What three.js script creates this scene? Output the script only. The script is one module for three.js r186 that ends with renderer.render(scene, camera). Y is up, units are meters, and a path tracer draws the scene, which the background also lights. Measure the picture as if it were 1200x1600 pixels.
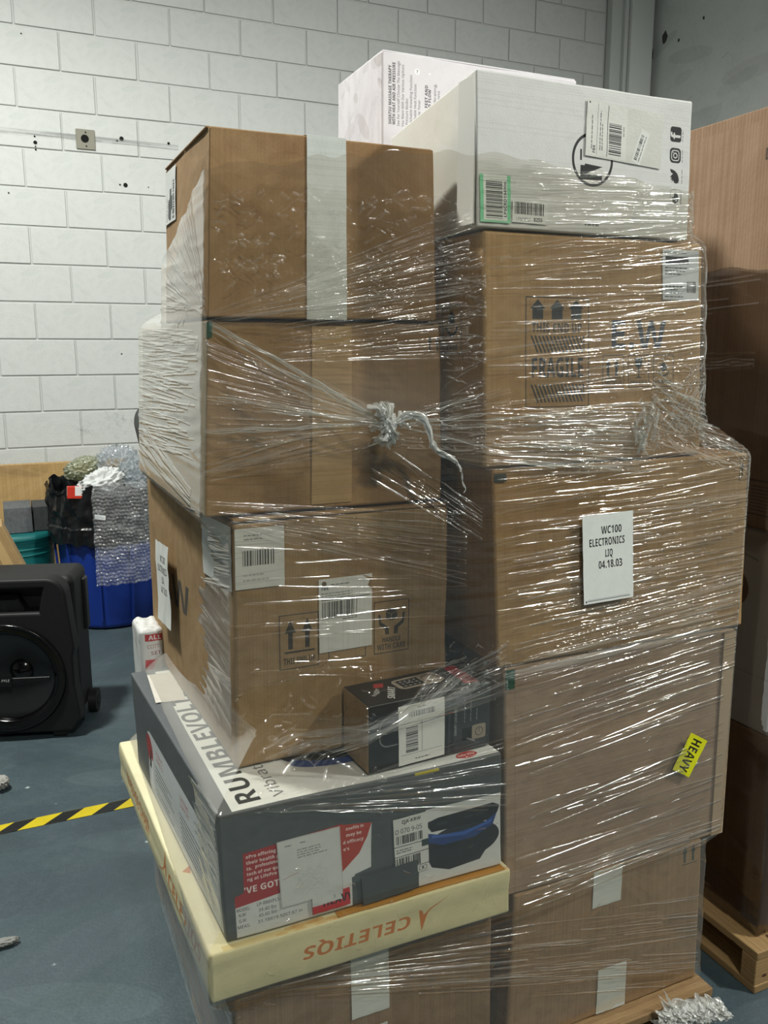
import * as THREE from 'three';
import { mergeGeometries, mergeVertices } from 'three/addons/utils/BufferGeometryUtils.js';
import { RoundedBoxGeometry } from 'three/addons/geometries/RoundedBoxGeometry.js';
import { createNoise2D, createNoise3D } from 'simplex-noise';

// ---------------------------------------------------------------- camera, lamps, exposure
const scene = new THREE.Scene();
const camera = new THREE.PerspectiveCamera(62.06, 1200 / 1600, 0.05, 60);
camera.position.set(-0.228, 1.3675, 5.258);
camera.up.set(0, 1, 0);
camera.lookAt(-0.228 + 0.4034, 1.3675 - 0.1878, 5.258 - 0.8956);
const renderer = new THREE.WebGLRenderer({ antialias: true });
renderer.setSize(1200, 1600);
renderer.toneMapping = THREE.LinearToneMapping;
renderer.toneMappingExposure = 0.73;
renderer.shadowMap.enabled = true;
renderer.shadowMap.type = THREE.PCFSoftShadowMap;
scene.background = new THREE.Color(0x000000);
// [x, y, z, candela, aim x, aim z, cone half angle in degrees, label]
const LAMPS = [
  [3.35, 4.35, 6.1, 80, 1.0, 4.2, 71, 'round high bay lamp hanging ahead of the loaded pallet'],
  [-1.0, 4.2, 2.7, 72, -0.7, 2.4, 78, 'round high bay lamp hanging by the white block wall'],
  [-0.15, 4.3, 7.6, 46, 0.4, 4.1, 58, 'round high bay lamp hanging behind the viewer'],
];

const HOLES = [[0.063, 2.5, 0.005], [0.064, 2.469, 0.010], [0.064, 2.449, 0.004], [0.064, 2.433, 0.005], [0.519, 2.531, 0.012], [0.494, 2.517, 0.005], [0.78, 2.53, 0.0075], [0.527, 2.284, 0.012], [0.497, 2.284, 0.005], [0.654, 2.282, 0.0034], [-0.089, 2.199, 0.004], [0.453, 1.341, 0.0044], [0.033, 3.008, 0.004]];
const PLATE = [0.325, 2.508], SCUFF_Y = 2.52;
// folds of the film, in metres on the front (x, y) and on the left side (z, y): start from, start to, end from, end to, how many, how strong, crumpled
const FRONT_FOLDS = [
[0.048,1.417,0.047,1.405,0.413,1.572,0.415,1.441,70,0.6,0],
[0.138,1.408,0.137,1.346,0.415,1.469,0.416,1.354,60,0.6,0],
[0.043,1.407,0.035,1.213,0.289,1.278,0.296,1.25,90,0.8,0],
[0.028,1.2,0.027,1.175,0.183,1.253,0.307,1.228,25,0.7,0],
[0.318,1.277,0.318,1.218,0.487,1.313,0.49,1.189,50,0.6,0],
[0.307,1.228,0.264,1.176,0.444,1.124,0.445,1.065,30,0.5,0],
[0.037,1.149,0.082,1.103,0.42,1.115,0.422,1.003,60,0.5,0],
[0.072,1.089,0.063,0.792,0.421,1.078,0.425,0.802,40,0.25,0],
[0.121,0.733,0.092,0.786,0.424,0.881,0.45,0.821,50,0.7,1],
[0.184,0.74,0.086,0.767,0.492,0.9,0.495,0.812,70,0.8,0],
[0.204,0.72,0.065,0.711,0.485,0.759,0.489,0.61,50,0.4,0],
[0.438,1.522,0.444,1.278,0.852,1.575,0.88,1.309,95,0.65,0],
[0.367,1.499,0.377,1.203,0.438,1.511,0.446,1.219,90,0.7,0],
[0.444,1.282,0.447,1.179,0.757,1.269,0.765,1.166,90,1,0],
[0.456,1.169,0.476,0.896,0.995,1.205,1.018,0.916,150,0.9,0],
[0.482,0.895,0.489,0.839,1.014,0.953,1.017,0.853,90,1,0],
[0.489,0.839,0.493,0.725,0.998,0.881,1.009,0.779,50,0.6,0],
[0.499,0.724,0.507,0.486,0.978,0.758,0.995,0.504,60,0.5,0],
[0.513,0.49,0.522,0.408,1.007,0.474,0.995,0.419,60,1,0],
[0.497,0.39,0.501,0.236,0.956,0.307,0.975,0.099,40,0.5,0],
[0.004,0.449,0.027,0.397,0.509,0.401,0.935,0.129,60,0.8,0],
[0.758,1.258,0.832,1.201,0.876,1.352,0.884,1.265,50,0.8,1],
[0.743,1.269,0.789,1.203,0.989,1.188,0.994,1.147,40,0.7,1],
[0.419,1.641,0.421,1.546,0.814,1.652,0.821,1.568,60,0.5,0],
];
const FRONT_GLINTS = [[0.058, 1.44, 0.404, 1.583, 260, 0.9], [0.066, 0.697, 0.261, 0.904, 70, 0.7], [0.571, 1.568, 0.821, 1.655, 60, 0.7], [0.066, 0.433, 0.482, 0.751, 40, 0.5], [0.751, 1.198, 0.89, 1.353, 110, 0.8], [0.307, 1.214, 0.396, 1.277, 50, 0.8], [0.387, 0.826, 0.496, 0.909, 40, 0.8], [0.027, 0.354, 0.085, 0.419, 16, 0.8], [0.43, 0.09, 1.0, 1.5, 70, 0.5]];
const SIDE_FOLDS = [
[4.059,1.403,4.063,1.424,3.947,1.593,3.745,1.522,50,0.7,0],
[4.048,1.408,4.051,1.425,3.751,1.501,3.731,1.428,40,0.6,0],
[4.031,1.399,3.977,1.202,3.462,1.41,3.415,1.176,150,0.6,0],
[3.434,1.231,3.411,1.162,3.96,1.155,3.955,1.129,70,0.9,0],
[3.503,1.093,3.459,0.894,4.034,1.133,4.133,1.033,50,0.6,0],
[3.517,0.826,3.5,0.764,4.271,0.858,4.327,0.925,50,0.6,0],
[3.356,0.648,3.242,0.493,4.2,0.73,4.202,0.625,70,0.6,0],
[3.112,0.315,3.15,0.262,4.072,0.453,4.056,0.361,50,0.5,0],
[3.319,0.28,3.397,0.225,4.191,0.423,4.145,0.374,50,0.7,0],
];
// ---------------------------------------------------------------- small tools
let seedState = 12345;
function reseed(s) { seedState = s >>> 0; }
function rnd() { seedState = (seedState + 0x6D2B79F5) >>> 0; let t = seedState; t = Math.imul(t ^ (t >>> 15), t | 1); t ^= t + Math.imul(t ^ (t >>> 7), t | 61); return ((t ^ (t >>> 14)) >>> 0) / 4294967296; }
const rr = (a, b) => a + (b - a) * rnd();
const n2 = createNoise2D(rnd), n3 = createNoise3D(rnd);
const lerp = (a, b, t) => a + (b - a) * t, clamp = (x, a, b) => Math.min(b, Math.max(a, x));
const sstep = (a, b, x) => { const t = clamp((x - a) / (b - a), 0, 1); return t * t * (3 - 2 * t); };
const V = (x, y, z) => new THREE.Vector3(x, y, z);
const used = {};
function numbered(n) { used[n] = (used[n] ?? -1) + 1; return used[n] ? n + '_' + String(used[n]).padStart(3, '0') : n; }
function tag(o, label, category, group) { o.userData.label = label; if (category) o.userData.category = category; if (group) o.userData.group = group; return o; }
function shadows(o) { o.castShadow = o.receiveShadow = true; return o; }
function mesh(name, geo, mat, parent, label) {
  const m = shadows(new THREE.Mesh(geo, mat)); m.name = parent ? name : numbered(name);
  if (label) m.userData.label = label;
  (parent || scene).add(m); return m;
}
function thing(name, label, category, pos = [0, 0, 0], turn = 0, group) {
  const g = new THREE.Group(); g.name = numbered(name); g.position.set(...pos); g.rotation.y = turn; tag(g, label, category, group); scene.add(g); return g;
}
function struct(name, geo, mat, parent) { const m = mesh(name, geo, mat, parent); m.userData.kind = 'structure'; return m; }
const box = (w, h, d, x = 0, y = 0, z = 0) => new THREE.BoxGeometry(w, h, d).translate(x, y, z);
const rbox = (w, h, d, r, x = 0, y = 0, z = 0, s = 2) => new RoundedBoxGeometry(w, h, d, s, r).translate(x, y, z);
const std = (color, roughness = 0.8, more = {}) => new THREE.MeshStandardMaterial({ color, roughness, ...more });
const phys = (color, roughness, more = {}) => new THREE.MeshPhysicalMaterial({ color, roughness, ...more });
function canvasOf(w, h) { const c = document.createElement('canvas'); c.width = w; c.height = h; return [c, c.getContext('2d')]; }
function tex(c, color = true) { const t = new THREE.CanvasTexture(c); if (color) t.colorSpace = THREE.SRGBColorSpace; t.magFilter = THREE.LinearFilter; t.anisotropy = 8; return t; }

// grain that is laid over painted or printed surfaces
const [grainTile] = (() => {
  const [c, x] = canvasOf(512, 512), im = x.createImageData(512, 512);
  for (let j = 0; j < 512; j++) for (let i = 0; i < 512; i++) {
    const u = i / 512 * Math.PI * 2, v = j / 512 * Math.PI * 2;
    const big = n3(Math.cos(u) * 1.3 + 3, Math.sin(u) * 1.3 + Math.cos(v) * 1.3, Math.sin(v) * 1.3), mid = n3(Math.cos(u) * 7, Math.sin(u) * 7 + Math.cos(v) * 7, Math.sin(v) * 7 + 9);
    const g = big * 0.5 + mid * 0.3 + (rnd() - 0.5) * 0.9, k = (j * 512 + i) * 4, b = g > 0 ? 255 : 0;
    im.data[k] = im.data[k + 1] = im.data[k + 2] = b; im.data[k + 3] = Math.min(255, Math.abs(g) * 130);
  }
  x.putImageData(im, 0, 0); return [c];
})();

// a face of a carton, a label or a panel: drawn in metres, y up, origin at the lower left
class Face {
  constructor(w, h, base, ppm = 1800, grain = 0.16) {
    this.w = w; this.h = h; this.p = ppm; this.W = Math.max(8, Math.round(w * ppm)); this.H = Math.max(8, Math.round(h * ppm));
    [this.c, this.x] = canvasOf(this.W, this.H); this.grain = grain;
    if (base) { this.x.fillStyle = base; this.x.fillRect(0, 0, this.W, this.H); }
  }
  X(x) { return x * this.p; } Y(y) { return this.H - y * this.p; }
  rect(x, y, w, h, col) { this.x.fillStyle = col; this.x.fillRect(this.X(x), this.Y(y + h), w * this.p, h * this.p); return this; }
  frame(x, y, w, h, col, lw = 0.0012) { this.x.strokeStyle = col; this.x.lineWidth = lw * this.p; this.x.strokeRect(this.X(x), this.Y(y + h), w * this.p, h * this.p); return this; }
  path(pts, close = true) { this.x.beginPath(); pts.forEach(([a, b], i) => i ? this.x.lineTo(this.X(a), this.Y(b)) : this.x.moveTo(this.X(a), this.Y(b))); if (close) this.x.closePath(); return this; }
  poly(pts, col) { this.path(pts); this.x.fillStyle = col; this.x.fill(); return this; }
  line(pts, col, lw = 0.001) { this.path(pts, false); this.x.strokeStyle = col; this.x.lineWidth = lw * this.p; this.x.stroke(); return this; }
  disc(cx, cy, r, col, ry = r, rot = 0) { this.x.beginPath(); this.x.ellipse(this.X(cx), this.Y(cy), r * this.p, ry * this.p, -rot, 0, 7); this.x.fillStyle = col; this.x.fill(); return this; }
  ring(cx, cy, r, col, lw, a0 = 0, a1 = 7) { this.x.beginPath(); this.x.arc(this.X(cx), this.Y(cy), r * this.p, a0, a1); this.x.strokeStyle = col; this.x.lineWidth = lw * this.p; this.x.stroke(); return this; }
  // text of cap height about size, from (x, y), turned by rot degrees, squeezed to width w when given
  text(s, x, y, size, col = '#222', { w, rot = 0, font = 'bold', family = 'sans-serif', align = 'left', skew = 0 } = {}) {
    const c = this.x; c.save(); c.translate(this.X(x), this.Y(y)); c.rotate(-rot * Math.PI / 180); if (skew) c.transform(1, 0, -skew, 1, 0, 0);
    c.font = font + ' ' + (size * 1.38 * this.p).toFixed(1) + 'px ' + family; c.fillStyle = col; c.textAlign = align; c.textBaseline = 'alphabetic';
    if (w) { const m = c.measureText(s).width; if (m > 0) c.scale(w * this.p / m, 1); }
    c.fillText(s, 0, 0); c.restore(); return this;
  }
  turned(x, y, rot, fn) { const c = this.x; c.save(); c.translate(this.X(x), this.Y(y)); c.rotate(-rot * Math.PI / 180); c.translate(-this.X(0), -this.Y(0)); fn(this); c.restore(); return this; }
  bars(x, y, w, h, col = '#222', unit = 0.0008, horizontal = false) {
    let t = 0; const L = horizontal ? h : w;
    while (t < L) { const b = unit * (1 + Math.floor(rnd() * 3)), g = unit * (1 + Math.floor(rnd() * 2.4)); if (horizontal) this.rect(x, y + t, w, Math.min(b, L - t), col); else this.rect(x + t, y, Math.min(b, L - t), h, col); t += b + g; }
    return this;
  }
  lines(x, y, w, n, gap, size, col = '#555') { // rows of small print
    for (let i = 0; i < n; i++) { let t = 0; const L = w * rr(0.55, 1); while (t < L) { const k = rr(0.003, 0.009); this.rect(x + t, y - i * gap, Math.min(k, L - t), size, col); t += k + 0.0015; } }
    return this;
  }
  stain(n, col, a0, a1) { for (let i = 0; i < n; i++) { this.x.globalAlpha = rr(0.02, 0.09); const cx = rr(0, this.w), cy = rr(0, this.h), r = rr(a0, a1); this.disc(cx, cy, r, col, r * rr(0.15, 0.6), rr(-0.5, 0.5)); } this.x.globalAlpha = 1; return this; }
  flutes(gap = 0.0045, a = 0.05, vertical = true) { this.x.globalAlpha = a; const L = vertical ? this.w : this.h; for (let t = 0; t < L; t += gap * rr(0.9, 1.1)) { const col = rnd() < 0.5 ? '#fff' : '#000'; if (vertical) this.rect(t, 0, gap * 0.4, this.h, col); else this.rect(0, t, this.w, gap * 0.4, col); } this.x.globalAlpha = 1; return this; }
  done(srgb = true) {
    if (this.grain) { this.x.globalAlpha = this.grain; for (let i = 0; i < this.W; i += 512) for (let j = 0; j < this.H; j += 512) this.x.drawImage(grainTile, i, j); this.x.globalAlpha = 1; }
    return tex(this.c, srgb);
  }
}
const bumpGrain = (() => { // fine paper and paint relief
  const [c, x] = canvasOf(512, 512), im = x.createImageData(512, 512);
  for (let j = 0; j < 512; j++) for (let i = 0; i < 512; i++) { const g = 128 + 40 * n2(i / 40, j / 40) + 30 * n2(i / 9, j / 9 + 40) + (rnd() - 0.5) * 50, k = (j * 512 + i) * 4; im.data[k] = im.data[k + 1] = im.data[k + 2] = g; im.data[k + 3] = 255; }
  x.putImageData(im, 0, 0); const t = tex(c, false); t.wrapS = t.wrapT = THREE.MirroredRepeatWrapping; return t;
})();
const paperMat = (map, roughness = 0.85, more = {}) => std(0xffffff, roughness, { map, bumpMap: bumpGrain, bumpScale: 0.00025, ...more });

// ---------------------------------------------------------------- cartons
// c: {x0,x1,y0,y1,z0,z1} in metres plus lean: l0,l1 (left edge shift at bottom, top), r0,r1; all edges rounded by r
const ORDER = ['right', 'left', 'top', 'bottom', 'front', 'back'];
function cartonShape(b) {
  const w = b.x1 - b.x0, h = b.y1 - b.y0, d = b.z1 - b.z0, { l0 = 0, l1 = 0, r0 = 0, r1 = 0, r = 0.005, bulge = 0.0012, seed = 1, dent = 0.001, sk = 0, tfl = 0, tfr = 0 } = b;
  const at = (u, v, t) => { // u, v, t in 0..1 (t: back to front)
    const xl = -w / 2 + lerp(l0, l1, v), xr = w / 2 + lerp(r0, r1, v);
    return V(lerp(xl, xr, u) + sk * (1 - t), v * (h + lerp(tfl, tfr, u) * t), (t - 0.5) * d);
  };
  const off = (u, v, t) => bulge * (16 * u * (1 - u) * v * (1 - v) + 16 * t * (1 - t) * v * (1 - v)) * 0.7 + dent * n3(u * 2.3 + seed * 7.1, v * 2.1, t * 2.2 + seed) ;
  const side = { right: [1, 0, 0], left: [-1, 0, 0], top: [0, 1, 0], bottom: [0, -1, 0], front: [0, 0, 1], back: [0, 0, -1] };
  const uvt = (face, s, q) => face === 'front' ? [s, q, 1] : face === 'back' ? [1 - s, q, 0] : face === 'left' ? [0, q, s] : face === 'right' ? [1, q, 1 - s] : face === 'top' ? [s, 1, 1 - q] : [s, 0, q];
  const surf = (face, s, q, lift = 0) => { // a point on a face, s and q in 0..1 along its picture
    const [u, v, t] = uvt(face, s, q), n = side[face], o = off(u, v, t) + lift; return at(u, v, t).add(V(n[0] * o, n[1] * o, n[2] * o));
  };
  const steps = (L, n) => { const k = Math.min(0.3, r / L), a = [0, k * 0.35, k]; for (let i = 1; i < n; i++) a.push(lerp(k, 1 - k, i / n)); a.push(1 - k, 1 - k * 0.35, 1); return a; };
  const parts = ORDER.map((face) => {
    const along = face === 'left' || face === 'right' ? d : w, up = face === 'top' || face === 'bottom' ? d : h;
    const S = steps(along, 10), Q = steps(up, 10), pos = [], nor = [], uv = [], idx = [], round = [];
    for (const q of Q) for (const s of S) {
      const [u, v, t] = uvt(face, s, q), m = [u * w, v * h, t * d], D = [w, h, d], inn = m.map((x, i) => clamp(x, r, D[i] - r)), dir = V(m[0] - inn[0], m[1] - inn[1], m[2] - inn[2]), L = dir.length();
      dir.divideScalar(L || 1);
      const cnt = m.filter((x, i) => Math.abs(x - inn[i]) > 1e-7).length, e = inn.map((x, i) => (x + dir.getComponent(i) * r) / D[i]);
      const p = at(...e), o = off(...e); p.addScaledVector(dir, o);
      pos.push(p.x, p.y, p.z); nor.push(dir.x, dir.y, dir.z); uv.push(s, q); round.push(cnt > 1);
    }
    const n = S.length;
    for (let j = 0; j + 1 < Q.length; j++) for (let i = 0; i + 1 < n; i++) { const a = j * n + i; idx.push(a, a + 1, a + n + 1, a, a + n + 1, a + n); }
    const g = new THREE.BufferGeometry(); g.setAttribute('position', new THREE.Float32BufferAttribute(pos, 3)); g.setAttribute('uv', new THREE.Float32BufferAttribute(uv, 2)); g.setIndex(idx); g.computeVertexNormals();
    const N = g.attributes.normal; for (let i = 0; i < N.count; i++) if (round[i]) N.setXYZ(i, nor[i * 3], nor[i * 3 + 1], nor[i * 3 + 2]);
    return g;
  });
  return { geo: mergeGeometries(parts, true), surf, w, h, d };
}
// kind: colour and prints by face; every face without a print of its own shares the plain card
const plainCards = {};
function plainCard(base, rough = 0.85) {
  return plainCards[base] ??= paperMat(new Face(0.4, 0.4, base, 1100, 0.17).flutes().stain(40, '#3a2a18', 0.01, 0.06).done(), rough);
}
function carton(b, label, { base = '#b08a5c', prints = {}, name = 'carton', category = 'box', group, rough = 0.85 } = {}) {
  const s = cartonShape(b), t = thing(name, label, category, [(b.x0 + b.x1) / 2, b.y0, (b.z0 + b.z1) / 2], b.turn || 0, group);
  const mats = ORDER.map((f) => prints[f] ? paperMat(prints[f], rough) : plainCard(base, rough));
  mesh('body', s.geo, mats, t);
  t.userData.shape = undefined; delete t.userData.shape;
  return { t, s, b };
}
// a sheet of paper or tape that lies on a face: from (x, y) in metres from the face's lower left, w by h, turned by rot degrees
function sticker(c, name, face, x, y, w, h, mat, { rot = 0, lift = 0.0012, label, nx = 8, ny = 8, wave = 0.0006, corners } = {}) {
  const along = face === 'left' || face === 'right' ? c.s.d : c.s.w, up = face === 'top' || face === 'bottom' ? c.s.d : c.s.h, a = rot * Math.PI / 180;
  const pos = [], uv = [], idx = [];
  for (let j = 0; j <= ny; j++) for (let i = 0; i <= nx; i++) {
    const s = i / nx, q = j / ny; let X, Y;
    if (corners) { const [A, B, C, D] = corners; X = lerp(lerp(A[0], B[0], s), lerp(D[0], C[0], s), q); Y = lerp(lerp(A[1], B[1], s), lerp(D[1], C[1], s), q); }
    else { const dx = (s - 0.5) * w, dy = (q - 0.5) * h; X = x + w / 2 + dx * Math.cos(a) - dy * Math.sin(a); Y = y + h / 2 + dx * Math.sin(a) + dy * Math.cos(a); }
    const p = c.s.surf(face, X / along, Y / up, lift + wave * (1 + n2(X * 40 + 3, Y * 40)));
    pos.push(p.x, p.y, p.z); uv.push(s, q);
  }
  for (let j = 0; j < ny; j++) for (let i = 0; i < nx; i++) { const k = j * (nx + 1) + i; idx.push(k, k + 1, k + nx + 2, k, k + nx + 2, k + nx + 1); }
  const g = new THREE.BufferGeometry(); g.setAttribute('position', new THREE.Float32BufferAttribute(pos, 3)); g.setAttribute('uv', new THREE.Float32BufferAttribute(uv, 2)); g.setIndex(idx); g.computeVertexNormals();
  return mesh(name, g, mat, c.t, label);
}
const INK = '#3c3a38';
function upArrow(f, x, y, h, col = INK, w = h * 0.55) { f.poly([[x, y], [x + w * 0.42, y], [x + w * 0.42, y + h * 0.55], [x + w * 0.71, y + h * 0.55], [x + w * 0.21, y + h], [x - w * 0.29, y + h * 0.55], [x, y + h * 0.55]], col); }

// ---------------------------------------------------------------- the room
const WX0 = -6, WX1 = 4.2, WZ1 = 10, WH = 5.0;
{
  // floor: worn blue grey paint
  const f = new Face(4, 4, '#46555b', 256, 0.12); reseed(5);
  f.stain(260, '#2a3438', 0.05, 0.5).stain(160, '#a9b8ba', 0.03, 0.25);
  for (let i = 0; i < 90; i++) { let x = rr(0, 4), y = rr(0, 4), a = rr(0, 6.3); const p = [[x, y]]; for (let k = 0; k < 14; k++) { a += rr(-0.5, 0.5); x += Math.cos(a) * 0.03; y += Math.sin(a) * 0.03; p.push([x, y]); } f.x.globalAlpha = rr(0.05, 0.25); f.line(p, i % 3 ? '#39454a' : '#aebabb', 0.003); }
  f.x.globalAlpha = 1;
  for (let i = 0; i < 300; i++) f.disc(rr(0, 4), rr(0, 4), rr(0.002, 0.006), rnd() < 0.6 ? '#4b585c' : '#b9c3c4');
  const t = f.done(); t.wrapS = t.wrapT = THREE.RepeatWrapping; t.repeat.set(2.55, 2.5);
  const bt = bumpGrain.clone(); bt.wrapS = bt.wrapT = THREE.MirroredRepeatWrapping; bt.repeat.set(14, 14);
  struct('floor', box(WX1 - WX0 + 0.4, 0.2, WZ1 + 0.4, (WX0 + WX1) / 2, -0.1, WZ1 / 2), std(0xffffff, 0.55, { map: t, bumpMap: bt, bumpScale: 0.0018 }));
  struct('ceiling', box(WX1 - WX0 + 0.4, 0.2, WZ1 + 0.4, (WX0 + WX1) / 2, WH + 0.1, WZ1 / 2), std('#8d8f8e', 0.9));
  struct('wall_left', box(0.2, WH, WZ1, WX0 - 0.1, WH / 2, WZ1 / 2), std('#b9bbb8', 0.9));
  struct('wall_front', box(WX1 - WX0 + 0.4, WH, 0.2, (WX0 + WX1) / 2, WH / 2, WZ1 + 0.1), std('#a9aba8', 0.9));
  // right wall: smooth grey painted panel, chipped and scratched
  const g = new Face(3, 3, '#d9dcd9', 300, 0.1); reseed(9);
  g.stain(80, '#55595a', 0.03, 0.3);
  for (let i = 0; i < 40; i++) { const x = rr(0, 3), y = rr(0, 3); g.x.globalAlpha = rr(0.2, 0.6); g.line([[x, y], [x + rr(-0.14, 0.14), y + rr(-0.03, 0.05)]], '#5d6060', 0.003); }
  g.x.globalAlpha = 1; const gt = g.done(); gt.wrapS = gt.wrapT = THREE.RepeatWrapping; gt.repeat.set(3.3, 1.7);
  const wr = struct('wall_right', box(0.2, WH, WZ1, WX1 + 0.1, WH / 2, WZ1 / 2), std(0xffffff, 0.8, { map: gt }));
  // chips in the paint near the corner (pixels near 1040, 60)
  const chip = (y, z, w, h, s) => { reseed(s); const sh = new THREE.Shape(); for (let i = 0; i < 9; i++) { const a = i / 9 * 6.283, r = rr(0.65, 1.1); i ? sh.lineTo(Math.cos(a) * w * r, Math.sin(a) * h * r) : sh.moveTo(w * r, 0); } return new THREE.ShapeGeometry(sh).rotateY(-Math.PI / 2).translate(WX1 - 0.0015, y, z); };
  const chipM = std('#4c4a47', 0.95);
  mesh('paint_chip', chip(3.5, 0.19, 0.03, 0.055, 3), chipM, wr); mesh('paint_chip', chip(3.44, 0.33, 0.012, 0.014, 8), chipM, wr);
  mesh('paint_chip', chip(3.43, 0.045, 0.035, 0.05, 5), chipM, wr); mesh('paint_chip', chip(3.51, 0.55, 0.012, 0.014, 6), chipM, wr);
}
// back wall of painted concrete blocks; block edges are rounded and every joint is recessed
const blockMat = (() => {
  const f = new Face(0.42, 0.21, '#d3d5d2', 1200, 0.07); reseed(3); f.stain(3, '#9da19f', 0.02, 0.06);
  for (let i = 0; i < 16; i++) f.disc(rr(0, 0.42), rr(0, 0.21), rr(0.0006, 0.0016), '#9b9d9a');
  const b = bumpGrain.clone(); b.wrapS = b.wrapT = THREE.MirroredRepeatWrapping; b.repeat.set(1.5, 0.8);
  return std(0xffffff, 0.62, { map: f.done(), bumpMap: b, bumpScale: 0.0014 });
})();
const BU = 0.2032, ROW_SHIFT = { '-1': 0.016, '-2': -0.014, '-3': 0.001, '0': 0.0 };
const wallBack = struct('wall_back', box(WX1 - WX0 + 0.4, WH, 0.2, (WX0 + WX1) / 2, WH / 2, -0.1 - 0.005), std('#c9cbc8', 0.7));
{
  reseed(21);
  const shapes = [0, 1, 2, 3].map((k) => { const g = rbox(0.397, 0.1935, 0.03, 0.0035, 0, 0, -0.012, 2); const p = g.attributes.position; for (let i = 0; i < p.count; i++) { const z = p.getZ(i); p.setZ(i, z + 0.0012 * n3(p.getX(i) * 8 + k * 9, p.getY(i) * 9, 2)); p.setX(i, p.getX(i) + 0.0012 * n2(p.getY(i) * 16, k)); p.setY(i, p.getY(i) + 0.0012 * n2(p.getX(i) * 16, k + 5)); } g.computeVertexNormals(); return g; });
  const half = rbox(0.16, 0.1935, 0.03, 0.0035, 0, 0, -0.012, 2);
  for (let row = 0; row < 20; row++) { // row r lies between heights r and r+1 blocks; the joint line L0 of the photograph is height 15
    const k = row - 15, odd = ((k % 2) + 2) % 2 === 0 ? 0 : 1; // rows under L0 with k = -1 have joints at odd half blocks
    const shift = (ROW_SHIFT[k] ?? 0);
    for (let j = -9; j < 20; j++) {
      if (((j + odd) % 2 + 2) % 2) continue;
      const x0 = j * BU + shift, x1 = x0 + 2 * BU; if (x0 > 3.72) continue;
      if (x1 > 3.86) { const w = 3.83 - x0; if (w < 0.05) continue; const m = struct('concrete_block', half, blockMat, wallBack); m.scale.x = (w - 0.01) / 0.16; m.position.set(x0 + w / 2, (row + 0.5) * BU, 0.0); continue; }
      const m = struct('concrete_block', shapes[Math.floor(rnd() * 4)], blockMat, wallBack);
      m.position.set((x0 + x1) / 2 + rr(-0.002, 0.002), (row + 0.5) * BU + rr(-0.001, 0.001), rr(-0.0012, 0.0012));
      m.rotation.z = rr(-0.0015, 0.0015);
    }
  }
  // drilled holes left by old fixings
  const holeM = std('#15130f', 0.95), hole = (x, y, r) => { mesh('anchor_hole', new THREE.CylinderGeometry(r, r * 0.9, 0.004, 14).rotateX(Math.PI / 2).translate(x, y, 0.0035), holeM, wallBack); };
  for (const [x, y, r] of HOLES) hole(x, y, r);
  // the mark of a removed conduit: two thin scuffs across the course
  const sc = new Face(0.9, 0.06, null, 900, 0); reseed(31);
  for (let i = 0; i < 60; i++) { sc.x.globalAlpha = rr(0.02, 0.1); const x = rr(-0.1, 0.7), y = rr(0.012, 0.04); sc.line([[x, y], [x + rr(0.1, 0.5), y - 0.004]], '#6e7270', rr(0.001, 0.012)); }
  sc.x.globalAlpha = 0.5; sc.line([[0, 0.02], [0.5, 0.018]], '#8b8d8b', 0.0018); sc.line([[0.55, 0.014], [0.9, 0.012]], '#777', 0.002);
  mesh('scuff', new THREE.PlaneGeometry(0.95, 0.06).rotateZ(-0.004).translate(0.36, SCUFF_Y, 0.0062), std(0xffffff, 0.8, { map: sc.done(), transparent: true }), wallBack);
  const sc2 = new Face(0.5, 0.2, null, 700, 0); reseed(32);
  for (let i = 0; i < 46; i++) { sc2.x.globalAlpha = rr(0.08, 0.3); const x = rr(0.02, 0.42), y = rr(0.05, 0.18); const a = rr(0, 6), l = rr(0.008, 0.03); sc2.line([[x, y], [x + Math.cos(a) * l, y + Math.sin(a) * l], [x + Math.cos(a + 1) * l, y + Math.sin(a + 1) * l * 1.4]], '#8a8e8c', rr(0.001, 0.003)); }
  mesh('scuff', new THREE.PlaneGeometry(0.5, 0.2).translate(0.36, 5.0 * BU - 0.1, 0.0062), std(0xffffff, 0.8, { map: sc2.done(), transparent: true }), wallBack);
}
// corner column: painted steel trim in two steps
{
  const p = std('#dcdfdc', 0.6);
  struct('trim_1', mergeGeometries([rbox(0.09, WH, 0.06, 0.004, 3.885, WH / 2, 0.032), rbox(0.03, WH, 0.09, 0.004, 3.945, WH / 2, 0.048)]), std('#cfd2cf', 0.6));
  struct('trim_2', rbox(0.19, WH, 0.12, 0.005, 4.06, WH / 2, 0.062), p);
}
// flush plate left on the wall, hole in its middle
{
  const [x, y] = PLATE, t = thing('outlet_plate', 'square taupe cover plate with a dark hole fixed to the white block wall', 'cover plate', [x, y, 0.006]);
  mesh('plate', rbox(0.1, 0.105, 0.008, 0.0035, 0, 0, 0.003), std('#8d8a7c', 0.6), t);
  mesh('opening', new THREE.CylinderGeometry(0.021, 0.021, 0.006, 22).rotateX(Math.PI / 2).translate(-0.004, 0.003, 0.0055), std('#0d0c0a', 0.95), t);
  for (const s of [-1, 1]) mesh('screw_hole', new THREE.CylinderGeometry(0.005, 0.005, 0.004, 12).rotateX(Math.PI / 2).translate(0.002, s * 0.036, 0.0062), std('#22201c', 0.7), t);
}
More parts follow.
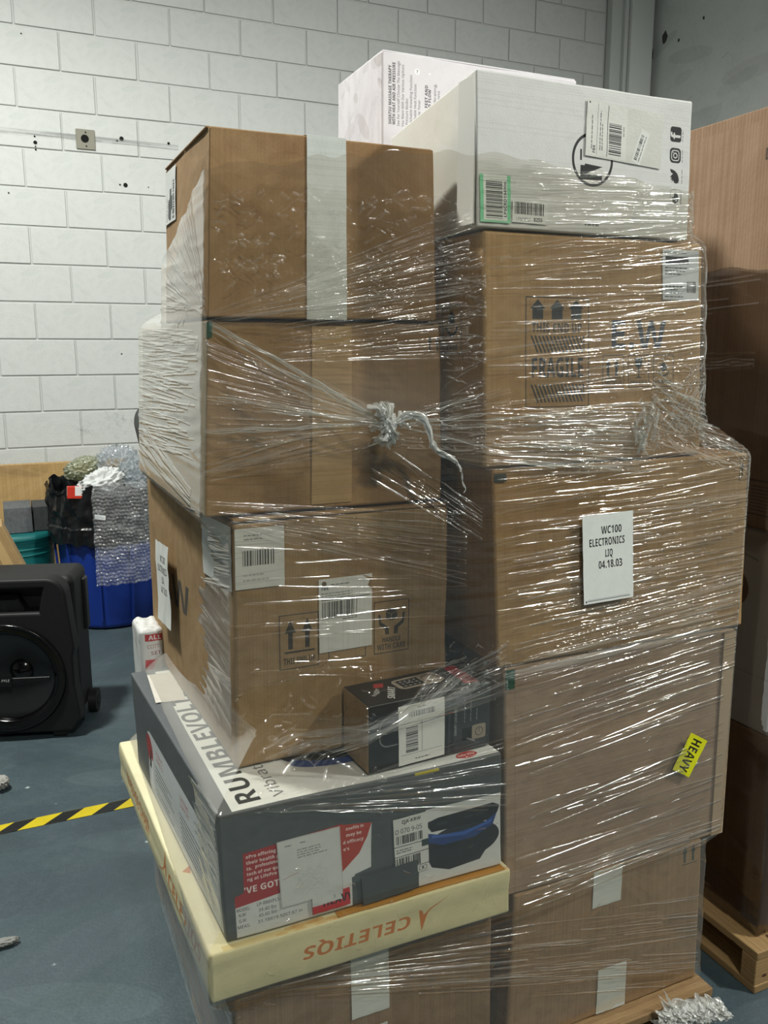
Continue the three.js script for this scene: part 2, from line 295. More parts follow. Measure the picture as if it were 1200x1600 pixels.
// ---------------------------------------------------------------- lamps: a glowing lens and a light of the same size just in front of it
for (const [x, y, z, cd, ax, az, cone, label] of LAMPS) {
  const t = thing('high_bay_lamp', label, 'lamp', [x, y, z]);
  mesh('housing', new THREE.LatheGeometry([[0.001, 0.14], [0.09, 0.14], [0.1, 0.06], [0.19, 0.02], [0.2, -0.03], [0.185, -0.03], [0.17, 0.0], [0.001, 0.01]].map(([a, b]) => new THREE.Vector2(a, b)), 32), std('#2f3133', 0.5), t);
  mesh('lens', new THREE.CylinderGeometry(0.165, 0.165, 0.008, 32).translate(0, -0.006, 0), std(0xffffff, 0.4, { emissive: 0xfbfdf6, emissiveIntensity: 6 }), t);
  mesh('hanging_cable', new THREE.CylinderGeometry(0.006, 0.006, WH - y - 0.14, 8).translate(0, 0.14 + (WH - y - 0.14) / 2, 0), std('#444', 0.6), t);
  const s = new THREE.SpotLight(0xfbfdf6, cd, 0, cone * Math.PI / 180, 0.35, 2);
  s.position.set(x, y - 0.06, z); s.target.position.set(ax, 0, az); s.castShadow = true; s.shadow.mapSize.set(2048, 2048); s.shadow.radius = 8; scene.add(s, s.target);
}

// ---------------------------------------------------------------- the pallet under the load
const woodMat = (() => {
  const make = (base, s) => { reseed(s); const f = new Face(0.6, 0.1, base, 1000, 0.14); for (let i = 0; i < 70; i++) { f.x.globalAlpha = rr(0.05, 0.3); let y = rr(0, 0.1), p = []; for (let k = 0; k <= 12; k++) { y += rr(-0.0012, 0.0012); p.push([k * 0.05, y]); } f.line(p, rnd() < 0.6 ? '#6a4420' : '#e2bd86', rr(0.0004, 0.0018)); } f.x.globalAlpha = 1; for (let i = 0; i < 3; i++) f.disc(rr(0, 0.6), rr(0, 0.1), 0.004, '#4a2c14', 0.006); return std(0xffffff, 0.8, { map: f.done(), bumpMap: bumpGrain, bumpScale: 0.0012 }); };
  return [make('#a58557', 41), make('#b29266', 42), make('#947650', 43)];
})();
function pallet(label, x0, x1, z0, z1, h, alongX = true) {
  const t = thing('pallet', label, 'pallet', [(x0 + x1) / 2, 0, (z0 + z1) / 2]), W = x1 - x0, D = z1 - z0;
  const L = alongX ? W : D, S = alongX ? D : W, rot = alongX ? 0 : Math.PI / 2;
  const put = (name, g, m) => { const o = mesh(name, g, m, t); o.rotation.y = rot; return o; };
  const bw = 0.09, n = 6, board = rbox(L, 0.019, bw, 0.003, 0, 0, 0);
  for (let i = 0; i < n; i++) { const o = put('deck_board', board, woodMat[i % 3]); const s = -S / 2 + bw / 2 + i * (S - bw) / (n - 1); alongX ? o.position.set(0, h - 0.0095, s) : o.position.set(s, h - 0.0095, 0); }
  const str = rbox(0.04, h - 0.038, S, 0.003);
  for (const k of [-1, 0, 1]) { const o = put('stringer', str, woodMat[(k + 2) % 3]); const s = k * (L / 2 - 0.022); alongX ? o.position.set(s, h / 2, 0) : o.position.set(0, h / 2, s); }
  for (const k of [-1, 0, 1]) { const o = put('bottom_board', board, woodMat[(k + 1) % 3]); const s = k * (S / 2 - bw / 2); alongX ? o.position.set(0, 0.0096, s) : o.position.set(s, 0.0096, 0); }
  return t;
}
pallet('wooden pallet carrying the tall wrapped load of mixed cartons', 0.05, 0.985, 3.2, 4.168, 0.114);

// ---------------------------------------------------------------- cartons of the load, right column from the bottom
const BX = {
  R1: { x0: 0.522, x1: 0.974, y0: 0.116, y1: 0.427, z0: 3.3, z1: 4.132, l1: 0.008, r1: -0.012, seed: 1 },
  R2: { x0: 0.510, x1: 1.006, y0: 0.429, y1: 0.852, z0: 3.3, z1: 4.132, l0: 0.001, l1: -0.014, seed: 2, dent: 0.001 },
  R3: { x0: 0.476, x1: 1.014, y0: 0.855, y1: 1.183, z0: 3.3, z1: 4.132, l0: 0.007, l1: -0.012, r0: 0.008, r1: -0.01, seed: 3 },
  R4: { x0: 0.448, x1: 0.876, y0: 1.186, y1: 1.540, z0: 3.3, z1: 4.130, l0: 0.002, l1: -0.008, r0: 0.014, r1: -0.014, seed: 4, r: 0.006 },
  RB: { x0: 0.425, x1: 0.823, y0: 1.543, y1: 1.755, z0: 3.72, z1: 4.134, sk: 0.058, l0: 0.002, l1: -0.005, r0: 0.003, r1: -0.006, seed: 5, r: 0.003, dent: 0.001 },
  RA: { x0: 0.467, x1: 0.905, y0: 1.543, y1: 1.909, z0: 3.48, z1: 3.705, seed: 6, r: 0.003, dent: 0.001 },
  L1: { x0: 0.03, x1: 0.49, y0: 0.116, y1: 0.421, z0: 3.35, z1: 4.132, r1: -0.006, seed: 7 },
  Y: { x0: -0.011, x1: 0.500, y0: 0.4245, y1: 0.5065, z0: 3.40, z1: 4.163, seed: 8, r: 0.005, dent: 0.0015, bulge: 0.001, sk: -0.03 },
  LP: { x0: 0.014, x1: 0.486, y0: 0.5105, y1: 0.715, z0: 3.533, z1: 4.151, l0: 0.003, l1: -0.003, r0: 0.003, r1: -0.003, seed: 9, r: 0.004, dent: 0.001, sk: -0.034 },
  L3: { x0: 0.072, x1: 0.443, y0: 0.718, y1: 1.112, z0: 3.41, z1: 4.032, l0: -0.003, l1: 0.004, seed: 10, r: 0.007, dent: 0.002, bulge: 0.003, sk: -0.026 },
  L4: { x0: 0.043, x1: 0.431, y0: 1.122, y1: 1.409, z0: 3.44, z1: 4.023, l0: -0.006, l1: 0.008, r0: 0.003, r1: -0.003, seed: 11, dent: 0.001 },
  L5: { x0: 0.057, x1: 0.411, y0: 1.412, y1: 1.667, z0: 3.707, z1: 4.032, l0: -0.006, l1: 0.006, r0: 0.004, r1: -0.003, seed: 12, r: 0.003, dent: 0.001 },
};
const wF = (k) => BX[k].x1 - BX[k].x0, hF = (k) => BX[k].y1 - BX[k].y0, dF = (k) => BX[k].z1 - BX[k].z0;
const whiteTape = paperMat((() => { const f = new Face(0.07, 0.27, '#d9dcd6', 1500, 0.08); f.flutes(0.003, 0.05, false); for (let i = 0; i < 26; i++) { f.x.globalAlpha = 0.12; const y = rr(0, 0.27); f.line([[0, y], [0.07, y + rr(-0.004, 0.004)]], '#9aa09c', 0.0006); } f.x.globalAlpha = 1; return f.done(); })(), 0.55);
const tanTape = paperMat((() => { const f = new Face(0.07, 0.29, '#bb9a6c', 900, 0.1); f.flutes(0.004, 0.06, false); return f.done(); })(), 0.4);
const greenTape = std('#1f5540', 0.5), greyTape = std('#3d4340', 0.5), cardBrown = '#a67f50', cardPink = '#a48b73';
const seamM = std('#6a4c2c', 0.9);

// R1
{
  const f = new Face(wF('R1'), hF('R1'), '#9b7d5b'); reseed(101); f.flutes().stain(40, '#5a452c', 0.02, 0.1);
  for (const dx of [0, 0.022]) upArrow(f, 0.405 + dx, 0.27, 0.036, '#37413a', 0.012); f.rect(0.4, 0.265, 0.04, 0.0015, '#37413a');
  const c = carton(BX.R1, 'tan carton standing on the pallet at the right, white tape squares top and bottom', { base: '#9b7d5b', prints: { front: f.done() } });
  sticker(c, 'packing_tape', 'front', 0.178, 0.236, 0.068, 0.075, whiteTape, { label: 'white tape square at the top edge' });
  sticker(c, 'packing_tape', 'front', 0.200, 0.004, 0.068, 0.096, whiteTape, { label: 'white tape strip at the bottom edge' });
}
// R2
{
  const f = new Face(wF('R2'), hF('R2'), '#a48b73'); reseed(102); f.flutes(0.004, 0.05, false).stain(60, '#6b5643', 0.02, 0.12);
  f.rect(0.478, 0, 0.03, 0.43, '#ad967c'); f.line([[0.478, 0], [0.478, 0.43]], '#6d5741', 0.0014); f.line([[0.02, 0], [0.02, 0.43]], '#8b735b', 0.001);
  for (const dx of [0, 0.014]) upArrow(f, 0.486 + dx, 0.372, 0.03, '#37413a', 0.009); f.rect(0.482, 0.368, 0.026, 0.0015, '#37413a');
  const c = carton(BX.R2, 'pinkish tan carton bearing a yellow HEAVY sticker', { base: '#a48b73', prints: { front: f.done() } });
  const y = new Face(0.077, 0.048, '#e6e40e', 2800, 0.05); y.text('HEAVY', 0.005, 0.0125, 0.024, '#15150c', { w: 0.067, font: 'bold' });
  sticker(c, 'warning_sticker', 'front', 0.3565, 0.167, 0.077, 0.048, paperMat(y.done(), 0.4), { rot: -121, lift: 0.0098, label: 'yellow HEAVY sticker' });
  const edge = (w, h) => { const s = new THREE.Shape(); s.moveTo(0, 0); s.lineTo(w, 0); s.lineTo(w, 0.03); s.lineTo(w - 0.003, 0.03); s.lineTo(w - 0.003, 0.003); s.lineTo(0, 0.003); s.closePath(); return new THREE.ExtrudeGeometry(s, { depth: h, bevelEnabled: false }).rotateX(-Math.PI / 2); };
  { const g = edge(0.029, hF('R2') - 0.006), q = g.attributes.position; for (let i = 0; i < q.count; i++) q.setX(i, q.getX(i) - 0.006 * q.getY(i) / hF('R2')); g.translate(wF('R2') / 2 - 0.0255, 0.002, dF('R2') / 2 + 0.0042).computeVertexNormals(); g.deleteAttribute('uv'); mesh('edge_protector', g, std('#b39d83', 0.85), c.t, 'paler cardboard strip down the right edge'); }
  sticker(c, 'corner_tape', 'front', 0.0015, 0.386, 0.017, 0.034, greenTape, { label: 'green tape tab at the upper corner' });
  mesh('top_flap', rbox(wF('R2') - 0.03, 0.004, 0.04, 0.0018).translate(0, hF('R2') + 0.0005 - 0.002, dF('R2') / 2 - 0.024), plainCard('#b7a084'), c.t);
}
// R3
{
  const f = new Face(wF('R3'), hF('R3'), '#a78556'); reseed(103); f.flutes().stain(70, '#6d4e29', 0.02, 0.12).stain(30, '#d0ac78', 0.02, 0.1);
  f.frame(0.516, 0.279, 0.016, 0.04, '#37352f', 0.0012); upArrow(f, 0.5205, 0.284, 0.03, '#37352f', 0.008);
  const c = carton(BX.R3, 'wide brown carton with a white WC100 ELECTRONICS paper label', { base: cardBrown, prints: { front: f.done() } });
  const l = new Face(0.1016, 0.1524, '#e9ebe4', 3000, 0.05);
  const tt = (s, y, w, x) => l.text(s, x, y, 0.0128, '#101112', { w, font: 'bold' });
  tt('WC100', 0.118, 0.041, 0.037); tt('ELECTRONICS', 0.098, 0.073, 0.012); tt('LIQ', 0.0775, 0.0165, 0.044); tt('04.18.03', 0.0585, 0.049, 0.0305);
  l.rect(0.008, 0.004, 0.086, 0.0012, '#55585a'); l.rect(0.008, 0.0065, 0.086, 0.0006, '#9a9c9a'); l.disc(0.005, 0.004, 0.0016, '#222');
  sticker(c, 'paper_label', 'front', 0.162, 0.092, 0.104, 0.153, paperMat(l.done(), 0.7), { rot: 1.0, lift: 0.0108, wave: 0.0008, label: 'white paper label reading WC100 ELECTRONICS LIQ 04.18.03' });
  sticker(c, 'corner_tape', 'front', 0.0015, 0.309, 0.022, 0.013, greyTape, { label: 'dark grey tape tab at the upper corner' });
}
// R4
{
  const W = wF('R4'), f = new Face(W, hF('R4'), '#ae8c60', 2300); reseed(104); f.flutes().stain(60, '#735430', 0.02, 0.12).stain(30, '#d9b88a', 0.02, 0.1);
  const ink = '#33363b';
  f.frame(0.0745, 0.092, 0.117, 0.168, ink, 0.0015);
  for (const dx of [0, 0.036, 0.072]) { f.poly([[0.086 + dx, 0.227], [0.106 + dx, 0.227], [0.106 + dx, 0.243], [0.110 + dx, 0.243], [0.096 + dx, 0.257], [0.082 + dx, 0.243], [0.086 + dx, 0.243]], ink); }
  f.text('THIS END UP', 0.085, 0.2075, 0.0145, ink, { w: 0.094, font: 'bold' });
  const hatch = (y, h) => { for (let i = 0; i < 15; i++) { const x = 0.083 + i * 0.0069; f.poly([[x, y + h], [x + 0.0032, y + h], [Math.min(x + 0.0152, 0.184), y], [Math.min(x + 0.012, 0.184), y]], ink); } };
  hatch(0.176, 0.026); f.text('FRAGILE', 0.0835, 0.1375, 0.031, ink, { w: 0.099, font: 'bold' }); hatch(0.099, 0.028);
  f.text('E.W', 0.231, 0.183, 0.045, '#3d4452', { w: 0.118, font: 'bold' });
  for (const [i, s] of [[0, 'THIS END UP'], [1, 'FRAGILE'], [2, 'HANDLE']]) {
    const x = 0.220 + i * 0.052; f.frame(x, 0.120, 0.042, 0.052, ink, 0.0012); f.text(s, x + 0.003, 0.1245, 0.0068, ink, { w: 0.036 });
    if (i === 0) { upArrow(f, x + 0.008, 0.138, 0.028, ink, 0.012); upArrow(f, x + 0.025, 0.138, 0.028, ink, 0.012); f.rect(x + 0.005, 0.1345, 0.032, 0.0015, ink); }
    if (i === 1) { f.poly([[x + 0.012, 0.168], [x + 0.030, 0.168], [x + 0.028, 0.155], [x + 0.022, 0.150], [x + 0.022, 0.138], [x + 0.028, 0.135], [x + 0.014, 0.135], [x + 0.020, 0.138], [x + 0.020, 0.150], [x + 0.014, 0.155]], ink); }
    if (i === 2) { f.poly([[x + 0.014, 0.156], [x + 0.021, 0.16], [x + 0.028, 0.156], [x + 0.028, 0.148], [x + 0.021, 0.144], [x + 0.014, 0.148]], ink); f.ring(x + 0.021, 0.15, 0.012, ink, 0.003, 0.3, 2.85); }
  }
  const lf = new Face(dF('R4'), hF('R4'), '#ae8c60', 1200); lf.flutes();
  for (const [x0, a] of [[0.60, 1], [0.70, 2]]) { lf.frame(x0, 0.175, 0.06, 0.075, ink, 0.0015); if (a === 1) { upArrow(lf, x0 + 0.012, 0.2, 0.04, ink, 0.016); upArrow(lf, x0 + 0.034, 0.2, 0.04, ink, 0.016); lf.rect(x0 + 0.008, 0.193, 0.044, 0.003, ink); } else { lf.poly([[x0 + 0.02, 0.235], [x0 + 0.03, 0.242], [x0 + 0.04, 0.235], [x0 + 0.04, 0.222], [x0 + 0.02, 0.222]], ink); lf.ring(x0 + 0.03, 0.222, 0.018, ink, 0.005, 0.3, 2.85); lf.text('CARE', x0 + 0.012, 0.18, 0.009, ink, { w: 0.036 }); } }
  const c = carton(BX.R4, 'brown carton printed E.W, FRAGILE and THIS END UP', { base: '#ae8c60', prints: { front: f.done(), left: lf.done() } });
  const l = new Face(0.078, 0.08, '#d8dde2', 2600, 0.04); reseed(44); l.rect(0.006, 0.058, 0.05, 0.011, '#23262b'); l.lines(0.004, 0.074, 0.05, 1, 0.004, 0.0018); l.lines(0.005, 0.05, 0.06, 3, 0.005, 0.002); l.bars(0.052, 0.012, 0.02, 0.018); l.lines(0.005, 0.02, 0.04, 3, 0.005, 0.0022, '#333'); l.lines(0.004, 0.004, 0.06, 1, 0.004, 0.002);
  sticker(c, 'shipping_label', 'front', 0.340, 0.262, 0.078, 0.08, paperMat(l.done(), 0.6), { label: 'white product label at the upper right corner' });
}
// RA: the white massager carton behind
{
  const W = wF('RA'), H = hF('RA'), f = new Face(W, H, '#e6e1e6', 2000, 0.05);
  const col = '#3a3a40', bold = (s, x, y, w) => f.text(s, x, y, 0.0058, '#26262a', { w, rot: 90 }), thin = (s, x, y, w) => f.text(s, x, y, 0.0055, '#3d3d44', { w, rot: 90, font: 'normal' });
  bold('SHIATSU MASSAGE THERAPY', 0.0195, 0.240, 0.103); bold('WITH HEAT AND AIR PRESSURE', 0.0275, 0.240, 0.109);
  thin('See For Yourself Choose The Massage', 0.0365, 0.238, 0.114); thin('You Want With Our Various Options', 0.0455, 0.238, 0.109); thin('5 Pressure Modes:', 0.054, 0.237, 0.053); thin('Switchable Kneading Function', 0.0625, 0.237, 0.094); thin('Switchable Heat Function', 0.0715, 0.237, 0.079); thin('30 Minute Timer', 0.080, 0.237, 0.052);
  bold('RELIEVE TIRED FEET AND', 0.0955, 0.212, 0.105); bold('INCREASE BLOOD FLOW', 0.1025, 0.212, 0.098); thin('With Kneading, Vibrating,', 0.1135, 0.216, 0.106); thin('And Heat Functions', 0.1215, 0.216, 0.094);
  bold('LIGHTWEIGHT', 0.1365, 0.225, 0.072); bold('AND SMART DESIGN', 0.1445, 0.225, 0.083); thin('Compact, Safe', 0.1545, 0.23, 0.078); thin('And Easy To Use', 0.1615, 0.23, 0.078);
  f.disc(0.073, H - 0.028, 0.0055, '#fbfafb'); f.text('?', 0.071, H - 0.031, 0.006, '#666'); f.disc(0.099, H - 0.029, 0.002, '#fbfafb');
  f.line([[0.003, 0], [0.003, H]], '#cfc9ce', 0.002);
  const c = carton(BX.RA, 'white carton printed SHIATSU MASSAGE THERAPY', { base: '#e6e1e6', prints: { front: f.done() }, rough: 0.5 });
  mesh('top_flap', rbox(W - 0.006, 0.003, 0.05, 0.0012).translate(0, H + 0.0012, dF('RA') / 2 - 0.027), std('#ece8ec', 0.6), c.t);
}
// RB: the white carton in front, round logo and social media marks
{
  const W = wF('RB'), H = hF('RB'), f = new Face(W, H, '#dddcd8', 2600, 0.05); reseed(106); f.flutes(0.0035, 0.035, false); f.stain(12, '#9a9890', 0.01, 0.06);
  f.ring(0.203, 0.108, 0.0365, '#1d1d1d', 0.0042); f.rect(0.1795, 0.106, 0.0032, 0.0155, '#1d1d1d');
  f.poly([[0.1805, 0.099], [0.1805, 0.079], [0.2215, 0.079], [0.2215, 0.0865], [0.189, 0.0865], [0.222, 0.099], [0.189, 0.1015], [0.188, 0.099]], '#1d1d1d');
  // marks along the right edge, drawn turned a quarter
  const K = '#151515', rsq = (cx, cy, s, r) => { const x = f.x; x.fillStyle = K; x.beginPath(); x.roundRect(f.X(cx - s / 2), f.Y(cy + s / 2), s * f.p, s * f.p, r * f.p); x.fill(); };
  const sq = 0.0225, CX = 0.3665;
  rsq(CX, 0.160, sq, 0.0045); // f mark, its foot to the left
  f.text('f', CX + 0.0095, 0.1525, 0.0195, '#dddcd8', { rot: 90, font: 'bold' });
  rsq(CX, 0.1285, sq, 0.0062); { const x = f.x; x.strokeStyle = '#dddcd8'; x.lineWidth = 0.0016 * f.p; x.beginPath(); x.roundRect(f.X(CX - 0.0075), f.Y(0.1285 + 0.0075), 0.015 * f.p, 0.015 * f.p, 0.004 * f.p); x.stroke(); f.ring(CX, 0.1285, 0.0036, '#dddcd8', 0.0018); f.disc(CX - 0.0048, 0.1285 + 0.0046, 0.001, '#dddcd8'); }
  { // bird, head up to the left, turned a quarter
    const x0 = 0.3665, y0 = 0.0965; const P = [[-0.0105, 0.011], [-0.006, 0.0105], [0, 0.0085], [0.005, 0.0045], [0.0075, -0.001], [0.0085, -0.0065], [0.0065, -0.0075], [0.0085, -0.0095], [0.0055, -0.0092], [0.002, -0.0105], [-0.002, -0.0085], [-0.0035, -0.0055], [-0.0065, -0.0085], [-0.0055, -0.004], [-0.0088, -0.006], [-0.0068, -0.001], [-0.0105, -0.002], [-0.0065, 0.0025], [-0.004, 0.004], [-0.0085, 0.006]];
    f.poly(P.map(([a, b]) => [x0 + a, y0 + b]), K);
  }
  { const x = f.x; x.strokeStyle = '#777'; x.lineWidth = 0.0007 * f.p; x.beginPath(); x.roundRect(f.X(0.3585), f.Y(0.0765), 0.0215 * f.p, 0.0235 * f.p, 0.004 * f.p); x.stroke(); f.poly([[0.361, 0.0655], [0.365, 0.0645], [0.366, 0.0705], [0.370, 0.072], [0.3735, 0.07], [0.375, 0.0645], [0.377, 0.065], [0.375, 0.0625], [0.3755, 0.0585], [0.371, 0.0575], [0.3685, 0.0555], [0.366, 0.0575], [0.362, 0.0585], [0.363, 0.0625]], K); }
  for (const y of [0.160, 0.1285, 0.0965, 0.065]) f.turned(0.3815, y - 0.01, 90, (g) => g.lines(0, 0.0, 0.022, 1, 0.002, 0.0012, '#777'));
  f.lines(0.19, 0.012, 0.028, 1, 0.002, 0.003, '#777');
  const lf = new Face(dF('RB'), H, '#dcdbd5', 900, 0.05); lf.stain(10, '#b6b3a2', 0.02, 0.08);
  const c = carton(BX.RB, 'white carton with a round black logo and social media marks', { base: '#dcdbd5', prints: { front: f.done(), left: lf.done() }, rough: 0.55 });
  const l = new Face(0.15, 0.088, '#d9d8cf', 2800, 0.03); reseed(206);
  l.rect(0.002, 0.003, 0.076, 0.083, '#e2e1d9'); l.rect(0.0405, 0.004, 0.001, 0.08, '#333'); l.rect(0.021, 0.004, 0.0007, 0.08, '#777');
  l.bars(0.044, 0.008, 0.024, 0.05, '#2b2b2b', 0.0007, true); l.turned(0.012, 0.012, 90, (g) => g.lines(0, 0, 0.06, 1, 0.003, 0.0014)); l.turned(0.028, 0.012, 90, (g) => g.lines(0, 0, 0.065, 2, 0.004, 0.0014)); l.turned(0.073, 0.04, 90, (g) => g.lines(0, 0, 0.03, 1, 0.003, 0.0012)); l.text('FBA', 0.0185, 0.006, 0.005, '#222', { rot: 90 }); l.disc(0.005, 0.084, 0.0014, '#333');
  l.turned(0.095, 0.004, 72, (g) => { g.rect(0, -0.013, 0.056, 0.018, '#e8e8e2'); g.bars(0.004, -0.004, 0.044, 0.006, '#333', 0.0006); g.lines(0.004, -0.0085, 0.046, 1, 0.002, 0.0012); });
  sticker(c, 'shipping_label', 'front', 0.189, 0.109, 0.148, 0.080, paperMat(l.done(), 0.4), { rot: -3, label: 'white shipping label with barcode' });
  const g = new Face(0.052, 0.066, '#e6e8e2', 3000, 0.03); reseed(207); g.rect(0, 0, 0.006, 0.066, '#7fd0a0'); g.rect(0.046, 0, 0.006, 0.066, '#7fd0a0'); g.rect(0, 0, 0.052, 0.003, '#9ad9b2'); g.bars(0.010, 0.006, 0.028, 0.052, '#333', 0.0006, true); g.text('LPSCRD194906', 0.045, 0.008, 0.005, '#222', { rot: 90, w: 0.05 });
  sticker(c, 'barcode_label', 'front', 0.004, 0.007, 0.052, 0.066, paperMat(g.done(), 0.5), { label: 'barcode label with green edges' });
  const b2 = new Face(0.062, 0.032, '#e3e4df', 3000, 0.03); reseed(208); b2.bars(0.004, 0.012, 0.052, 0.017, '#2a2a2a', 0.0006); b2.text('LPNRR5Z', 0.006, 0.003, 0.005, '#777', { w: 0.026, font: 'normal' }); b2.text('8255', 0.037, 0.003, 0.0058, '#222', { w: 0.016 });
  sticker(c, 'barcode_label', 'front', 0.059, 0.009, 0.062, 0.032, paperMat(b2.done(), 0.5), { rot: -1, label: 'small white barcode label' });
  // front flap edges stand a little open at the left
  mesh('side_flap', rbox(0.0025, H - 0.008, 0.05, 0.001).translate(-W / 2 - 0.0022, H / 2, dF('RB') / 2 - 0.028), std('#d2d1cc', 0.7), c.t).rotation.y = 0.0;
}
// L1
{
  const f = new Face(wF('L1'), hF('L1'), '#8f7456'); reseed(111); f.flutes().stain(50, '#4f3d29', 0.02, 0.12);
  const c = carton(BX.L1, 'tan carton on the pallet below the cream flat carton, white tape on it', { base: '#8f7456', prints: { front: f.done() } });
  sticker(c, 'packing_tape', 'front', 0.192, 0.176, 0.068, 0.122, whiteTape, { label: 'long white tape strip' });
  sticker(c, 'packing_tape', 'front', 0.188, 0.02, 0.068, 0.132, whiteTape, { label: 'white tape strip low on the front' });
}
// Y: long cream carton
{
  const W = wF('Y'), H = hF('Y'), O = '#c8752f', f = new Face(W, H, '#ded6aa', 2200, 0.08); reseed(112); f.stain(20, '#a39d74', 0.01, 0.06);
  for (let i = 0; i < 14; i++) { f.x.globalAlpha = 0.25; const x = rr(0, W); f.line([[x, rr(0, H)], [x + rr(-0.02, 0.02), rr(0, H)]], '#8f8a66', 0.0008); } f.x.globalAlpha = 1;
  const logo = (F, x, y, s) => { F.poly([[x, y], [x + 0.3 * s, y + 0.28 * s], [x + 0.62 * s, y + 1.05 * s], [x + 0.74 * s, y], [x + 0.56 * s, y + 0.1 * s], [x + 0.5 * s, y + 0.32 * s], [x + 0.34 * s, y + 0.2 * s]], O); F.poly([[x - 0.75 * s, y - 0.3 * s], [x + 0.05 * s, y + 0.06 * s], [x + 0.42 * s, y + 0.14 * s], [x - 0.1 * s, y - 0.06 * s]], O); };
  f.turned(0.385, 0.056, 180, (g) => { logo(g, 0.02, 0.0, 0.037); g.text('CELETIQS', 0.058, 0.006, 0.021, O, { w: 0.185, font: 'bold', skew: 0.2 }); });
  const lf = new Face(dF('Y'), H, '#dcd3a8', 1500, 0.08); reseed(113); lf.stain(20, '#a39d74', 0.01, 0.06);
  lf.text('MASSAGE CHAIR', 0.09, 0.03, 0.03, O, { w: 0.235 }); logo(lf, 0.44, 0.03, 0.05); lf.text('CELETIQS', 0.485, 0.025, 0.032, O, { w: 0.22, skew: 0.2 });
  const tf = new Face(W, dF('Y'), '#e2dab4', 900, 0.08); tf.rect(0.02, 0, W - 0.04, 0.012, '#d7c58e'); tf.poly([[0.012, 0.22], [0.03, 0.235], [0.024, 0.21]], O);
  for (let i = 0; i < 40; i++) { tf.x.globalAlpha = 0.3; tf.disc(rr(0.1, W), rr(0, 0.014), 0.01, '#c07a2a', 0.004); } tf.x.globalAlpha = 1;
  const c = carton(BX.Y, 'long flat cream carton with orange upside down lettering under the grey carton', { base: '#ded6aa', prints: { front: f.done(), left: lf.done(), top: tf.done() }, rough: 0.6 });
  sticker(c, 'edge_tape', 'top', 0.2, 0.001, W - 0.21, 0.016, std('#b9822f', 0.35), { lift: 0.0006, label: 'strip of amber tape along the front top edge' });
}
